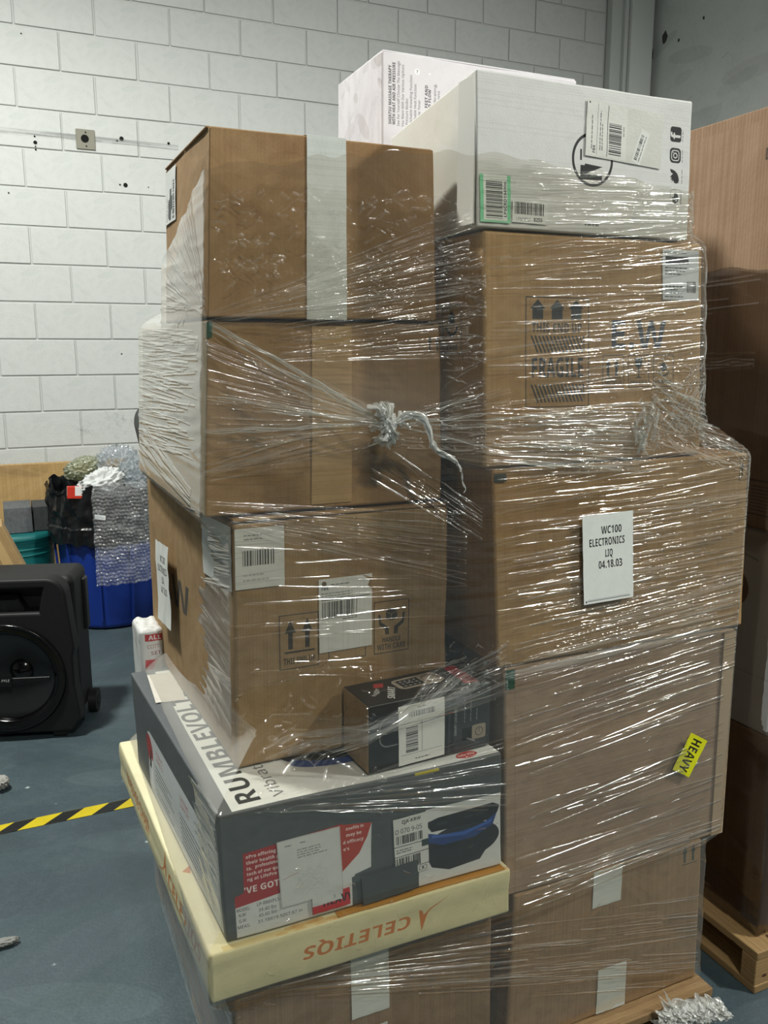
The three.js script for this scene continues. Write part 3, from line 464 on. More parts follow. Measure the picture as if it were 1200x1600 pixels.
// LP: dark grey vibration plate carton
{
  const W = wF('LP'), H = hF('LP'), G = '#54595b', f = new Face(W, H, G, 2600, 0.07); reseed(114); f.stain(30, '#2f3335', 0.01, 0.08);
  const Wt = '#dcdedd', R = '#a92f30';
  f.poly([[0.312, 0], [0.312, 0.03], [0.318, 0.09], [0.33, 0.136], [W, 0.134], [W, 0]], Wt);
  f.poly([[0.016, 0], [0.016, 0.062], [0.10, 0.062], [0.185, 0.14], [0.236, 0.138], [0.233, 0.06], [0.2, 0.052], [0.2, 0]], Wt);
  f.poly([[0.032, 0.137], [0.188, 0.147], [0.188, 0.07], [0.1, 0.06], [0.016, 0.052], [0.016, 0.07], [0.03, 0.074]], R);
  f.poly([[0.18, 0.146], [0.236, 0.138], [0.228, 0.115], [0.214, 0.09], [0.185, 0.066], [0.18, 0.06]], '#b5402f');
  const w = (s, x, y, l, h = 0.0052) => f.text(s, x, y, h, '#f0e6e4', { w: l, font: 'bold' });
  w('ePro offering ex', 0.036, 0.1275, 0.056); w('their health g', 0.036, 0.118, 0.05); w('ts.', 0.036, 0.1085, 0.009); w('professionals', 0.049, 0.1095, 0.04); w('tech of our qua', 0.036, 0.0995, 0.052); w('ng at LifePro for', 0.036, 0.0905, 0.058);
  f.text("'VE GOT THIS", 0.03, 0.0715, 0.0105, '#f4eeec', { w: 0.09 });
  w('enefits in', 0.193, 0.1335, 0.03, 0.0055); w('may be', 0.193, 0.1225, 0.026, 0.0055); w('d efficacy', 0.188, 0.111, 0.034, 0.0055); w("e's", 0.188, 0.0995, 0.01, 0.0055);
  const k = (s, x, y, l) => f.text(s, x, y, 0.0058, '#33373a', { w: l, font: 'normal' });
  k('MODEL:', 0.017, 0.0445, 0.022); k('LP-RMXPLS-BLU', 0.048, 0.0465, 0.05); k('N.W:', 0.02, 0.0355, 0.012); k('39.40 lbs', 0.05, 0.0365, 0.028); k('G.W:', 0.02, 0.0265, 0.012); k('45.60 lbs', 0.05, 0.0275, 0.028); k('MEAS:', 0.017, 0.0165, 0.02); k('31.18X19.50X7.87 in', 0.048, 0.0175, 0.07);
  f.text('Pow', 0.005, 0.19, 0.001, G);
  f.rect(0.313, 0.198, 0.043, 0.005, '#c9b93a'); f.poly([[0.205, 0], [0.205, 0.056], [0.236, 0.062], [0.318, 0.05], [0.315, 0]], G);
  // picture of the plate: black top, blue rim, dark base
  f.disc(0.397, 0.062, 0.07, '#23262b', 0.034); f.poly([[0.333, 0.045], [0.34, 0.03], [0.372, 0.018], [0.43, 0.022], [0.452, 0.05], [0.452, 0.08], [0.333, 0.07]], '#23262b');
  f.poly([[0.328, 0.112], [0.352, 0.117], [0.455, 0.119], [0.468, 0.112], [0.464, 0.1], [0.445, 0.09], [0.34, 0.094]], '#14171b');
  f.poly([[0.33, 0.094], [0.36, 0.084], [0.43, 0.083], [0.463, 0.1], [0.455, 0.08], [0.42, 0.066], [0.36, 0.066], [0.33, 0.078]], '#25407f'); f.poly([[0.34, 0.088], [0.4, 0.08], [0.455, 0.09], [0.452, 0.085], [0.4, 0.074], [0.34, 0.083]], '#3c62b4');
  for (const x of [0.36, 0.41, 0.43]) f.disc(x, 0.105, 0.009, '#262a30', 0.003);
  // left side
  const D = dF('LP'), lf = new Face(D, H, '#565a5c', 1900, 0.07); reseed(115); lf.stain(30, '#2f3335', 0.01, 0.08);
  lf.poly([[0.12, 0.02], [0.14, 0.135], [0.16, 0.14], [D - 0.012, 0.14], [D - 0.012, 0.006], [0.13, 0.006]], '#d7d9d9'); lf.disc(0.145, 0.1, 0.026, '#a92f30', 0.03); lf.poly([[0.13, 0.02], [0.155, 0.085], [0.165, 0.08], [0.16, 0.02]], '#f2f2f2'); lf.poly([[0.135, 0.06], [0.15, 0.1], [0.158, 0.1], [0.15, 0.06]], '#222');
  for (const [x, s1, s2] of [[0.2, 'ALWAYS', 'HERE TO'], [0.38, 'LIFETIME', 'SUPPORT']]) { lf.text(s1, x, 0.112, 0.009, '#b5484a', { w: 0.055, font: 'normal' }); lf.text(s2, x, 0.098, 0.009, '#b5484a', { w: 0.055, font: 'normal' }); }
  lf.lines(0.185, 0.08, 0.15, 4, 0.009, 0.003, '#666'); lf.lines(0.37, 0.08, 0.2, 7, 0.009, 0.003, '#555'); lf.ring(0.56, 0.09, 0.012, '#888', 0.001); lf.lines(0.18, 0.03, 0.14, 2, 0.009, 0.003, '#777');
  // top
  const tf = new Face(W, D, '#585c5f', 1700, 0.06); reseed(116); tf.poly([[0.022, 0.004], [0.032, 0.3], [0.045, D - 0.02], [W, D - 0.02], [W, 0.004]], '#e1e3e2');
  tf.text('RUMBLEVOLTIC', 0.071, 0.014, 0.034, '#2a2c2e', { rot: 90, w: 0.50, font: 'bold' }); tf.text('Vibration Plate', 0.108, 0.018, 0.019, '#6a6d70', { rot: 90, w: 0.26, font: 'normal' });
  tf.disc(0.235, 0.135, 0.095, '#1b2230', 0.05); tf.disc(0.235, 0.105, 0.088, '#2f4f97', 0.03); tf.disc(0.235, 0.135, 0.082, '#15181d', 0.04);
  tf.disc(0.417, 0.019, 0.02, '#b7352c', 0.0105, 0.12); tf.text('Life Pro', 0.402, 0.016, 0.0062, '#f5ddd8', { w: 0.03 });
  const c = carton(BX.LP, 'dark grey and white printed vibration plate carton lying on the cream carton', { base: '#54595b', prints: { front: f.done(), left: lf.done(), top: tf.done() }, rough: 0.5 });
  const l = new Face(0.1, 0.11, '#d6d8d6', 2600, 0.05); reseed(214); l.frame(0.001, 0.001, 0.098, 0.108, '#a9acaa', 0.0006); l.text('Product', 0.012, 0.0985, 0.0022, '#333', { w: 0.01 }); l.text('Name', 0.036, 0.0985, 0.0022, '#333', { w: 0.008 }); l.lines(0.03, 0.088, 0.055, 4, 0.0042, 0.0013, '#777'); for (let i = 0; i < 60; i++) { l.x.globalAlpha = 0.12; l.line([[rr(0.02, 0.08), rr(0.01, 0.06)], [rr(0.02, 0.08), rr(0.01, 0.06)]], '#777', 0.0006); } l.x.globalAlpha = 0.5; l.line([[0.005, 0.046], [0.03, 0.052]], '#b9736e', 0.0012); l.x.globalAlpha = 1;
  sticker(c, 'return_label', 'front', 0.084, 0.034, 0.1, 0.11, paperMat(l.done(), 0.6), { rot: 1, label: 'thin white return label' });
  const hv = new Face(0.062, 0.027, '#c9232a', 2600, 0.04); hv.rect(0, 0.0105, 0.05, 0.017, '#d6d8d6'); hv.rect(0, 0.004, 0.062, 0.008, '#c9232a'); hv.rect(0.05, 0.004, 0.012, 0.023, '#c9232a'); hv.text('HEAVY', 0.016, 0.008, 0.0125, '#1a1112', { w: 0.05 }); hv.rect(0, 0.0125, 0.045, 0.0145, '#d6d8d6'); hv.text('3', 0.034, 0.0165, 0.0055, '#777', { font: 'normal' });
  sticker(c, 'warning_sticker', 'front', 0.133, 0.009, 0.062, 0.03, paperMat(hv.done(), 0.5), { rot: 1, lift: 0.003, label: 'red HEAVY sticker, half covered' });
  const l2 = new Face(0.06, 0.104, '#dedfdc', 2600, 0.04); reseed(215); l2.text('ZJA-KRW', 0.014, 0.094, 0.006, '#333', { w: 0.034 }); l2.text('O 070 9-05', 0.002, 0.0765, 0.0085, '#1c1c1c', { w: 0.048, font: 'normal' }); l2.bars(0.004, 0.058, 0.046, 0.015, '#2a2a2a', 0.0008); l2.rect(0, 0.0535, 0.06, 0.001, '#222'); l2.rect(0.048, 0.044, 0.012, 0.012, '#33413f'); l2.rect(0, 0.036, 0.06, 0.001, '#222'); l2.lines(0.003, 0.047, 0.03, 2, 0.004, 0.0014, '#555'); l2.bars(0.001, 0.014, 0.046, 0.02, '#2a2a2a', 0.0008); l2.rect(0.03, 0.012, 0.03, 0.001, '#222'); l2.frame(0.042, 0.003, 0.014, 0.006, '#444', 0.0008); l2.disc(0.049, 0.006, 0.0018, '#222');
  sticker(c, 'shipping_label', 'front', 0.273, 0.03, 0.06, 0.104, paperMat(l2.done(), 0.5), { rot: 1.5, label: 'white shipping label with two barcodes' });
  sticker(c, 'duct_tape', 'front', 0.215, 0.003, 0.098, 0.05, std('#4c5152', 0.35), { rot: 3, lift: 0.004, label: 'strip of grey tape' });
  const tl = new Face(0.05, 0.2, '#cfcac0', 900, 0.1);
  sticker(c, 'paper_label', 'top', 0.018, 0.43, 0.055, 0.15, paperMat(tl.done(), 0.7), { rot: -6, label: 'blank pale paper strip' });
}
// L3
{
  const W = wF('L3'), H = hF('L3'), I = '#352c23', f = new Face(W, H, '#a2855d', 2300); reseed(117); f.flutes().stain(60, '#654a29', 0.02, 0.12).stain(20, '#c9a673', 0.02, 0.1);
  f.frame(0.072, 0.153, 0.064, 0.088, I, 0.0014); upArrow(f, 0.086, 0.185, 0.048, I, 0.018); upArrow(f, 0.114, 0.185, 0.048, I, 0.018); f.rect(0.08, 0.1785, 0.05, 0.0028, I); f.text('THIS END UP', 0.078, 0.1605, 0.0105, I, { w: 0.053 });
  f.frame(0.154, 0.155, 0.064, 0.088, I, 0.0012);
  f.frame(0.234, 0.155, 0.062, 0.088, I, 0.0014); f.poly([[0.255, 0.226], [0.265, 0.231], [0.275, 0.226], [0.275, 0.214], [0.265, 0.209], [0.255, 0.214]], I); f.line([[0.255, 0.225], [0.265, 0.22], [0.275, 0.225]], '#a2855d', 0.001); f.line([[0.265, 0.22], [0.265, 0.209]], '#a2855d', 0.001);
  for (const s of [-1, 1]) { f.poly([[0.265 + s * 0.024, 0.221], [0.265 + s * 0.02, 0.221], [0.265 + s * 0.019, 0.208], [0.265 + s * 0.005, 0.198], [0.265 + s * 0.004, 0.186], [0.265 + s * 0.011, 0.186], [0.265 + s * 0.012, 0.196], [0.265 + s * 0.022, 0.203]], I); }
  f.text('HANDLE', 0.248, 0.173, 0.0085, I, { w: 0.034 }); f.text('WITH CARE', 0.239, 0.1605, 0.0095, I, { w: 0.052 });
  const D = dF('L3'), lf = new Face(D, H, '#a08157', 1500); reseed(118); lf.flutes().stain(50, '#654a29', 0.02, 0.12); lf.text('E.W', 0.1, 0.165, 0.06, '#4c463f', { w: 0.25 });
  const c = carton(BX.L3, 'large brown carton with THIS END UP and HANDLE WITH CARE marks', { base: '#a2855d', prints: { front: f.done(), left: lf.done() } });
  const l = new Face(0.078, 0.094, '#dcdcd6', 2400, 0.08); reseed(217); l.bars(0.012, 0.036, 0.05, 0.024, '#4a4a48', 0.0009); for (let i = 0; i < 9; i++) { l.x.globalAlpha = 0.35; const y = rr(0, 0.094); l.line([[0, y], [0.078, y + rr(-0.006, 0.006)]], '#9b9b95', 0.001); } l.x.globalAlpha = 1; l.lines(0.014, 0.082, 0.03, 2, 0.006, 0.0022, '#999'); l.lines(0.012, 0.02, 0.05, 2, 0.008, 0.003, '#b5b5b0');
  sticker(c, 'shipping_label', 'front', 0.003, 0.291, 0.078, 0.094, paperMat(l.done(), 0.6), { label: 'worn white label folded round the corner, front half' });
  const l3 = new Face(0.14, 0.1, '#d3d4d0', 900, 0.08);
  sticker(c, 'shipping_label', 'left', D - 0.16, 0.285, 0.157, 0.1, paperMat(l3.done(), 0.6), { rot: 2, label: 'worn white label folded round the corner, side half' });
  const s = new Face(0.092, 0.118, '#deded8', 3000, 0.06); reseed(218); s.text('FBA', 0.004, 0.1, 0.0048, '#222'); s.lines(0.02, 0.107, 0.06, 1, 0.003, 0.0014, '#555'); s.lines(0.004, 0.094, 0.055, 3, 0.004, 0.0013, '#777'); s.rect(0.004, 0.0835, 0.084, 0.0012, '#222'); s.bars(0.005, 0.056, 0.055, 0.025, '#2a2a2a', 0.0006); s.rect(0.064, 0.05, 0.001, 0.034, '#222'); s.lines(0.04, 0.05, 0.03, 1, 0.003, 0.0014, '#444'); s.rect(0.004, 0.0535, 0.06, 0.0008, '#555'); s.disc(0.009, 0.11, 0.004, '#6d5a44'); s.poly([[0.074, 0.118], [0.092, 0.112], [0.092, 0.092], [0.084, 0.1], [0.088, 0.108]], '#8b6d46'); for (let i = 0; i < 26; i++) { s.x.globalAlpha = 0.25; const x = rr(0, 0.092); s.line([[x, 0], [x + rr(-0.003, 0.003), 0.118]], '#b3b2aa', 0.0006); } s.x.globalAlpha = 1;
  sticker(c, 'shipping_label', 'front', 0.137, 0.172, 0.092, 0.122, paperMat(s.done(), 0.5), { rot: 0.5, label: 'torn white shipping label with a barcode' });
  const p = new Face(0.1, 0.155, '#e6e7e1', 2000, 0.05); p.text('WC100', 0.035, 0.118, 0.0128, '#17181a', { w: 0.041 }); p.text('ELECTRONICS', 0.012, 0.098, 0.0128, '#17181a', { w: 0.073 }); p.text('LIQ', 0.042, 0.0775, 0.0128, '#17181a', { w: 0.0165 }); p.text('04.18.03', 0.03, 0.0585, 0.0128, '#17181a', { w: 0.049 });
  sticker(c, 'paper_label', 'left', 0.15, 0.118, 0.11, 0.162, paperMat(p.done(), 0.7), { rot: 3, lift: 0.013, wave: 0.0015, label: 'white WC100 ELECTRONICS paper label on the side' });
  // the two top flaps bow up along the front edge
  reseed(219); const fl = rbox(W - 0.01, 0.0045, 0.07, 0.002, 0, 0, 0, 3); { const P = fl.attributes.position; for (let i = 0; i < P.count; i++) P.setY(i, P.getY(i) + 0.002 * n2(P.getX(i) * 14, 4)); }
  mesh('top_flap', fl.translate(0, H + 0.003, dF('L3') / 2 - 0.034), plainCard('#ab8759'), c.t);
}
// L4
{
  const f = new Face(wF('L4'), hF('L4'), '#a8865b'); reseed(121); f.flutes(0.0045, 0.03).stain(40, '#6a4a26', 0.02, 0.12);
  for (const dx of [0, 0.014]) upArrow(f, 0.366 + dx, 0.243, 0.024, INK, 0.007);
  const lf = new Face(dF('L4'), hF('L4'), '#b3a692', 900); lf.stain(30, '#9a9286', 0.02, 0.1);
  const c = carton(BX.L4, 'brown carton crossed by the knotted stretch film, clear tape down its middle', { base: '#a8865b', prints: { front: f.done(), left: lf.done() } });
  sticker(c, 'packing_tape', 'front', 0.163, 0.008, 0.066, 0.272, tanTape, { label: 'shiny tan tape down the middle' });
  sticker(c, 'corner_tape', 'front', 0.0005, 0.262, 0.008, 0.022, greenTape, { label: 'green tape tab at the upper corner' });
}
// L5
{
  const f = new Face(wF('L5'), hF('L5'), '#a7845a'); reseed(122); f.flutes(0.0045, 0.03).stain(40, '#6a4a26', 0.02, 0.12);
  const c = carton(BX.L5, 'brown carton with a wide white tape, topmost of the left column', { base: '#a7845a', prints: { front: f.done() } });
  sticker(c, 'packing_tape', 'front', 0.143, -0.001, 0.062, 0.257, whiteTape, { label: 'wide white tape down the front', ny: 14 });
  mesh('tape_end', rbox(0.062, 0.0014, 0.03, 0.0005).translate(-0.003, hF('L5') + 0.0018, dF('L5') / 2 - 0.016), whiteTape, c.t, 'white tape folded over the top edge');
  const l = new Face(0.1, 0.085, '#e5e6e2', 2000, 0.04); reseed(222); l.turned(0.012, 0.004, 90, (g) => { g.rect(0, -0.05, 0.05, 0.02, '#555a5c'); g.rect(0.004, -0.04, 0.03, 0.018, '#444'); g.lines(0, -0.005, 0.07, 3, 0.005, 0.0018); g.bars(0, -0.075, 0.06, 0.014); }); l.rect(0.05, 0.02, 0.02, 0.022, '#4c5052');
  sticker(c, 'shipping_label', 'left', 0.005, 0.162, 0.095, 0.085, paperMat(l.done(), 0.6), { label: 'white shipping label at the far edge of the side' });
  for (const s of [-1, 1]) mesh('top_flap', rbox(wF('L5') - 0.006, 0.003, 0.152, 0.0012).translate(0, hF('L5') + 0.0001, s * 0.078), plainCard('#a7845a'), c.t);
}
// the small black product carton lying on the grey one, turned a little
{
  const b = { x0: -0.113, x1: 0.113, y0: 0, y1: 0.112, z0: -0.046, z1: 0.046, seed: 13, r: 0.0025, dent: 0.0006, bulge: 0.0008 };
  const W = 0.226, H = 0.112, D = 0.092, f = new Face(W, H, '#2b2d30', 3000, 0.05); reseed(123);
  f.rect(0, 0, 0.052, H, '#17181a'); f.rect(0.142, 0, W - 0.142, H, '#36393c'); f.rect(0.148, 0.004, 0.008, H - 0.008, '#1d1f21'); f.rect(0.134, 0, 0.01, H, '#101112');
  { const x = f.x; x.strokeStyle = '#7d8183'; x.lineWidth = 0.0022 * f.p; x.beginPath(); x.roundRect(f.X(0.02), f.Y(0.086), 0.06 * f.p, 0.046 * f.p, 0.014 * f.p); x.stroke(); }
  f.turned(0.1605, 0.03, 90, (g) => g.text('SMART LOCKSET', 0, 0, 0.0048, '#b9bcbd', { w: 0.05, font: 'normal' })); f.turned(0.176, 0.05, 90, (g) => g.lines(0, 0, 0.045, 1, 0.004, 0.0014, '#8f9294')); f.turned(0.188, 0.05, 90, (g) => g.lines(0, 0, 0.04, 1, 0.004, 0.0014, '#8f9294')); f.turned(0.2, 0.05, 90, (g) => g.lines(0, 0, 0.04, 1, 0.004, 0.0014, '#8f9294'));
  f.rect(0.171, 0.018, 0.024, 0.022, '#0c0c0d'); { const x = f.x; x.fillStyle = '#9a8f80'; x.beginPath(); x.roundRect(f.X(0.19), f.Y(0.042), 0.027 * f.p, 0.025 * f.p, 0.004 * f.p); x.fill(); } f.ring(0.204, 0.0295, 0.007, '#4a453d', 0.0012); f.rect(0.2035, 0.029, 0.001, 0.006, '#4a453d');
  const tf = new Face(W, D, '#1c1d1f', 2600, 0.05); reseed(124);
  { const x = tf.x; tf.turned(0.078, 0.03, 4, (g) => { x.fillStyle = '#a69c90'; x.beginPath(); x.roundRect(g.X(0), g.Y(0.046), 0.088 * g.p, 0.042 * g.p, 0.012 * g.p); x.fill(); g.rect(0.008, 0.01, 0.042, 0.03, '#191a1b'); for (let i = 0; i < 4; i++) for (let j = 0; j < 3; j++) g.disc(0.015 + i * 0.009, 0.016 + j * 0.009, 0.0022, '#9aa3ac'); g.disc(0.068, 0.025, 0.017, '#7d746a'); g.disc(0.068, 0.025, 0.012, '#b3a99b'); }); }
  tf.turned(0.052, 0.01, 62, (g) => g.text('SMART', 0, 0, 0.012, '#e4e6e7', { w: 0.046, skew: 0.2 })); tf.turned(0.028, 0.03, 52, (g) => g.text('hugger', 0, 0, 0.008, '#e4e6e7', { w: 0.032, font: 'italic' })); tf.poly([[0.04, 0.062], [0.056, 0.058], [0.064, 0.074], [0.048, 0.078]], '#b13434');
  tf.poly([[0.184, 0.012], [0.21, 0.01], [0.208, 0.088], [0.186, 0.09]], '#b02f34'); for (let i = 0; i < 4; i++) tf.rect(0.188, 0.016 + i * 0.006, 0.016, 0.002, '#d9a6a6');
  const t = thing('product_box', 'small black lock box with a white barcode label, lying on the grey carton', 'box', [0.3615, 0.7185, 4.083], 0.055);
  const s = cartonShape(b), card = plainCard('#a2855d'), blk = std('#1d1e20', 0.45);
  mesh('body', s.geo, [blk, card, paperMat(tf.done(), 0.35), blk, paperMat(f.done(), 0.35), blk], t);
  const l = new Face(0.084, 0.1, '#e8e9e6', 3000, 0.03); reseed(224); l.bars(0.019, 0.079, 0.046, 0.009, '#333', 0.0006); l.lines(0.035, 0.0925, 0.02, 1, 0.003, 0.0014, '#666'); l.rect(0, 0.069, 0.084, 0.0007, '#666'); l.rect(0.042, 0.018, 0.0007, 0.051, '#666'); l.bars(0.013, 0.02, 0.022, 0.042, '#222', 0.0007, true); l.rect(0.004, 0.0165, 0.076, 0.0007, '#888'); l.text('product label', 0.03, 0.005, 0.004, '#444', { w: 0.034, font: 'normal' }); l.rect(0.03, 0.0035, 0.036, 0.0065, '#e8e9e6'); l.lines(0.03, 0.006, 0.034, 1, 0.003, 0.0016, '#444');
  sticker({ t, s, b }, 'barcode_label', 'front', 0.052, 0.003, 0.084, 0.1, paperMat(l.done(), 0.45), { rot: 1, label: 'white barcode label' });
}
// the white and red printed pouch standing behind the grey carton
{
  const W = 0.06, H = 0.29, f = new Face(W, H, '#e4e4e2', 2400, 0.05); f.rect(0.014, H - 0.026, 0.044, 0.015, '#bf4a50'); f.text('ALL', 0.022, H - 0.0235, 0.0105, '#f6efee', { w: 0.032 }); f.text('COTT', 0.018, H - 0.042, 0.008, '#b08386', { w: 0.03, font: 'normal' }); f.text('SET', 0.026, H - 0.056, 0.008, '#a8888a', { w: 0.026 }); f.poly([[0.012, H - 0.066], [0.045, H - 0.066], [0.03, H - 0.085], [0.02, H - 0.12], [0.01, H - 0.12]], '#d9686a');
  carton({ x0: 0.0, x1: 0.05, y0: 0.509, y1: 0.797, z0: 3.42, z1: 3.52, r: 0.01, seed: 14, dent: 0.003 }, 'white and red printed packet peeping out behind the large brown carton', { base: '#dcdcda', prints: { front: f.done() }, name: 'packet', category: 'packet', rough: 0.4 });
}

// ---------------------------------------------------------------- stretch film
// every row of the film is the convex outline of what it is wrapped round at that height, slackened up and down
function hull2(P) {
  P = P.slice().sort((a, b) => a[0] - b[0] || a[1] - b[1]); const cr = (o, a, b) => (a[0] - o[0]) * (b[1] - o[1]) - (a[1] - o[1]) * (b[0] - o[0]), lo = [], up = [];
  for (const p of P) { while (lo.length > 1 && cr(lo[lo.length - 2], lo[lo.length - 1], p) <= 0) lo.pop(); lo.push(p); }
  for (const p of P.reverse()) { while (up.length > 1 && cr(up[up.length - 2], up[up.length - 1], p) <= 0) up.pop(); up.push(p); }
  lo.pop(); up.pop(); return lo.concat(up);
}
function filmSurface(boxes, cx, cz, y0, y1, dy, angles, { gap = 0.008, slackUp = 1.6, slackDown = 1.6 } = {}) {
  const n = Math.round((y1 - y0) / dy) + 1, R = [], raw = [];
  for (let j = 0; j < n; j++) {
    const y = y0 + j * dy, P = [];
    for (const b of boxes) if (y >= b.y0 - 0.003 && y <= b.y1 + 0.004) { const v = clamp((y - b.y0) / (b.y1 - b.y0), 0, 1), a = lerp(b.l0 || 0, b.l1 || 0, v), c = lerp(b.r0 || 0, b.r1 || 0, v), k = b.r && b.r > 0.008 ? 0.012 : 0; P.push([b.x0 + a, b.z0], [b.x1 + c, b.z0], [b.x0 + a, b.z1 - k], [b.x1 + c, b.z1 - k]); }
    if (!P.length) { raw.push(null); continue; }
    const H = hull2(P), row = new Float32Array(angles.length);
    angles.forEach((a, i) => {
      const dx = Math.cos(a), dz = Math.sin(a); let best = 0;
      for (let k = 0; k < H.length; k++) { const [ax, az] = H[k], [bx, bz] = H[(k + 1) % H.length], ex = bx - ax, ez = bz - az, den = dx * ez - dz * ex; if (Math.abs(den) < 1e-9) continue; const qx = ax - cx, qz = az - cz, s = (qx * ez - qz * ex) / den, u = (qx * dz - qz * dx) / den; if (s > 0 && u >= -1e-6 && u <= 1 + 1e-6) best = Math.max(best, s); }
      row[i] = best;
    });
    raw.push(row);
  }
  const reach = Math.round(0.12 / dy);
  for (let j = 0; j < n; j++) { const row = new Float32Array(angles.length); for (let i = 0; i < angles.length; i++) { let m = 0; for (let d = -reach; d <= reach; d++) { const q = raw[j + d]; if (q) m = Math.max(m, q[i] - (d > 0 ? slackUp : slackDown) * Math.abs(d) * dy); } row[i] = m + gap; } R.push(row); }
  const out = [];
  for (let j = 0; j < n; j++) { const row = new Float32Array(angles.length); for (let i = 0; i < angles.length; i++) { let s = 0, c = 0; for (let d = -2; d <= 2; d++) { const q = R[clamp(j + d, 0, n - 1)]; s += q[i]; c++; } row[i] = Math.max(s / c, raw[j] ? raw[j][i] + gap * 0.6 : 0); } out.push(row); }
  const at = (i, y) => { const t = clamp((y - y0) / dy, 0, n - 1.001), j = Math.floor(t), r = lerp(out[j][i], out[j + 1][i], t - j); return V(cx + Math.cos(angles[i]) * r, y, cz + Math.sin(angles[i]) * r); };
  return { at, n };
}
// height and haze pictures of a film sheet, drawn in metres on a plane laid along the sheet
function filmMaps(u0, v0, W, H, PW, PH, groups, sparkles, { seed, back = 0.93, fog = [] }) {
  reseed(seed);
  const [cb, xb] = canvasOf(PW, PH), [ct, xt] = canvasOf(PW, PH), sx = PW / W, sy = PH / H;
  xb.fillStyle = 'rgb(84,84,84)'; xb.fillRect(0, 0, PW, PH); const g0 = Math.round(255 * back); xt.fillStyle = `rgb(${g0},${g0},${g0})`; xt.fillRect(0, 0, PW, PH);
  for (const x of [xb, xt]) { x.setTransform(sx, 0, 0, -sy, -u0 * sx, PH + v0 * sy); x.lineCap = 'round'; x.lineJoin = 'round'; }
  for (const [x, y, rx, ry, a] of fog) { xt.save(); xt.translate(x, y); xt.scale(rx, ry); const gr = xt.createRadialGradient(0, 0, 0, 0, 0, 1); gr.addColorStop(0, `rgba(0,0,0,${a})`); gr.addColorStop(1, 'rgba(0,0,0,0)'); xt.fillStyle = gr; xt.fillRect(-1, -1, 2, 2); xt.restore(); }
  xb.globalCompositeOperation = 'lighter';
  const ridge = (pts, w, s) => {
    for (const [k, a] of [[1, 0.3], [0.62, 0.35], [0.3, 0.35]]) { const c = Math.round(150 * s * a); xb.strokeStyle = `rgb(${c},${c},${c})`; xb.lineWidth = w * k; xb.beginPath(); pts.forEach(([p, q], i) => i ? xb.lineTo(p, q) : xb.moveTo(p, q)); xb.stroke(); }
    xt.strokeStyle = `rgba(20,20,20,${0.08 * s})`; xt.lineWidth = w * 0.7; xt.beginPath(); pts.forEach(([p, q], i) => i ? xt.lineTo(p, q) : xt.moveTo(p, q)); xt.stroke();
  };
  // slow waves all over
  for (let i = 0; i < 160; i++) { const x = u0 + rr(0, W), y = v0 + rr(0, H), l = rr(0.1, 0.4); ridge([[x, y], [x + l * 0.5, y + rr(-0.01, 0.03)], [x + l, y + rr(-0.01, 0.06)]], rr(0.012, 0.03), 0.07); }
  for (const [ax, ay, bx, by, cx, cy, dx, dy, n, s, crumple] of groups) for (let i = 0; i < n; i++) {
    const t = rnd(), t2 = clamp(t + rr(-0.12, 0.12), 0, 1), p = [lerp(ax, bx, t), lerp(ay, by, t)], q = [lerp(cx, dx, t2), lerp(cy, dy, t2)];
    let e0 = Math.pow(rnd(), 1.3) * 0.8, e1 = Math.min(1, e0 + rr(0.12, 0.9)); const k = 7, pts = [], wob = (crumple ? 0.006 : 0.0006), ph = rr(0, 9);
    for (let m = 0; m <= k; m++) { const e = lerp(e0, e1, m / k); pts.push([lerp(p[0], q[0], e), lerp(p[1], q[1], e) + wob * n2(e * 6, ph) + 0.003 * Math.sin(e * 3.14) * n2(ph, 3)]); }
    const str = s * Math.pow(rnd(), 1.1);
    ridge(pts, rr(0.0018, 0.0055) * (0.7 + 0.6 * str), 0.25 + 0.9 * str);
  }
  for (const [x0, y0, x1, y1, n, s] of sparkles) for (let i = 0; i < n; i++) {
    const x = rr(x0, x1), y = rr(y0, y1), a = rr(-0.7, 0.9), l = rr(0.002, 0.016), pts = [[x, y]]; pts.push([x + Math.cos(a) * l * 0.5, y + Math.sin(a) * l * 0.5 + rr(-0.002, 0.002)], [x + Math.cos(a) * l, y + Math.sin(a) * l]);
    ridge(pts, rr(0.0018, 0.005), s * rr(0.4, 1.2));
  }
  return [tex(cb, false), tex(ct, false)];
}
function filmMat(bump, haze, { rough = 0.09, scale = 0.006, color = 0xf6f4ee } = {}) {
  return phys(color, rough, { transmission: 1, thickness: 0, ior: 2.0, side: THREE.DoubleSide, bumpMap: bump, bumpScale: scale, transmissionMap: haze });
}
const lapBox = { x0: 0.25, x1: 0.474, y0: 0.7185, y1: 0.8305, z0: 4.03, z1: 4.137 };
const loadBoxes = [...Object.entries(BX).map(([, b]) => b), lapBox];
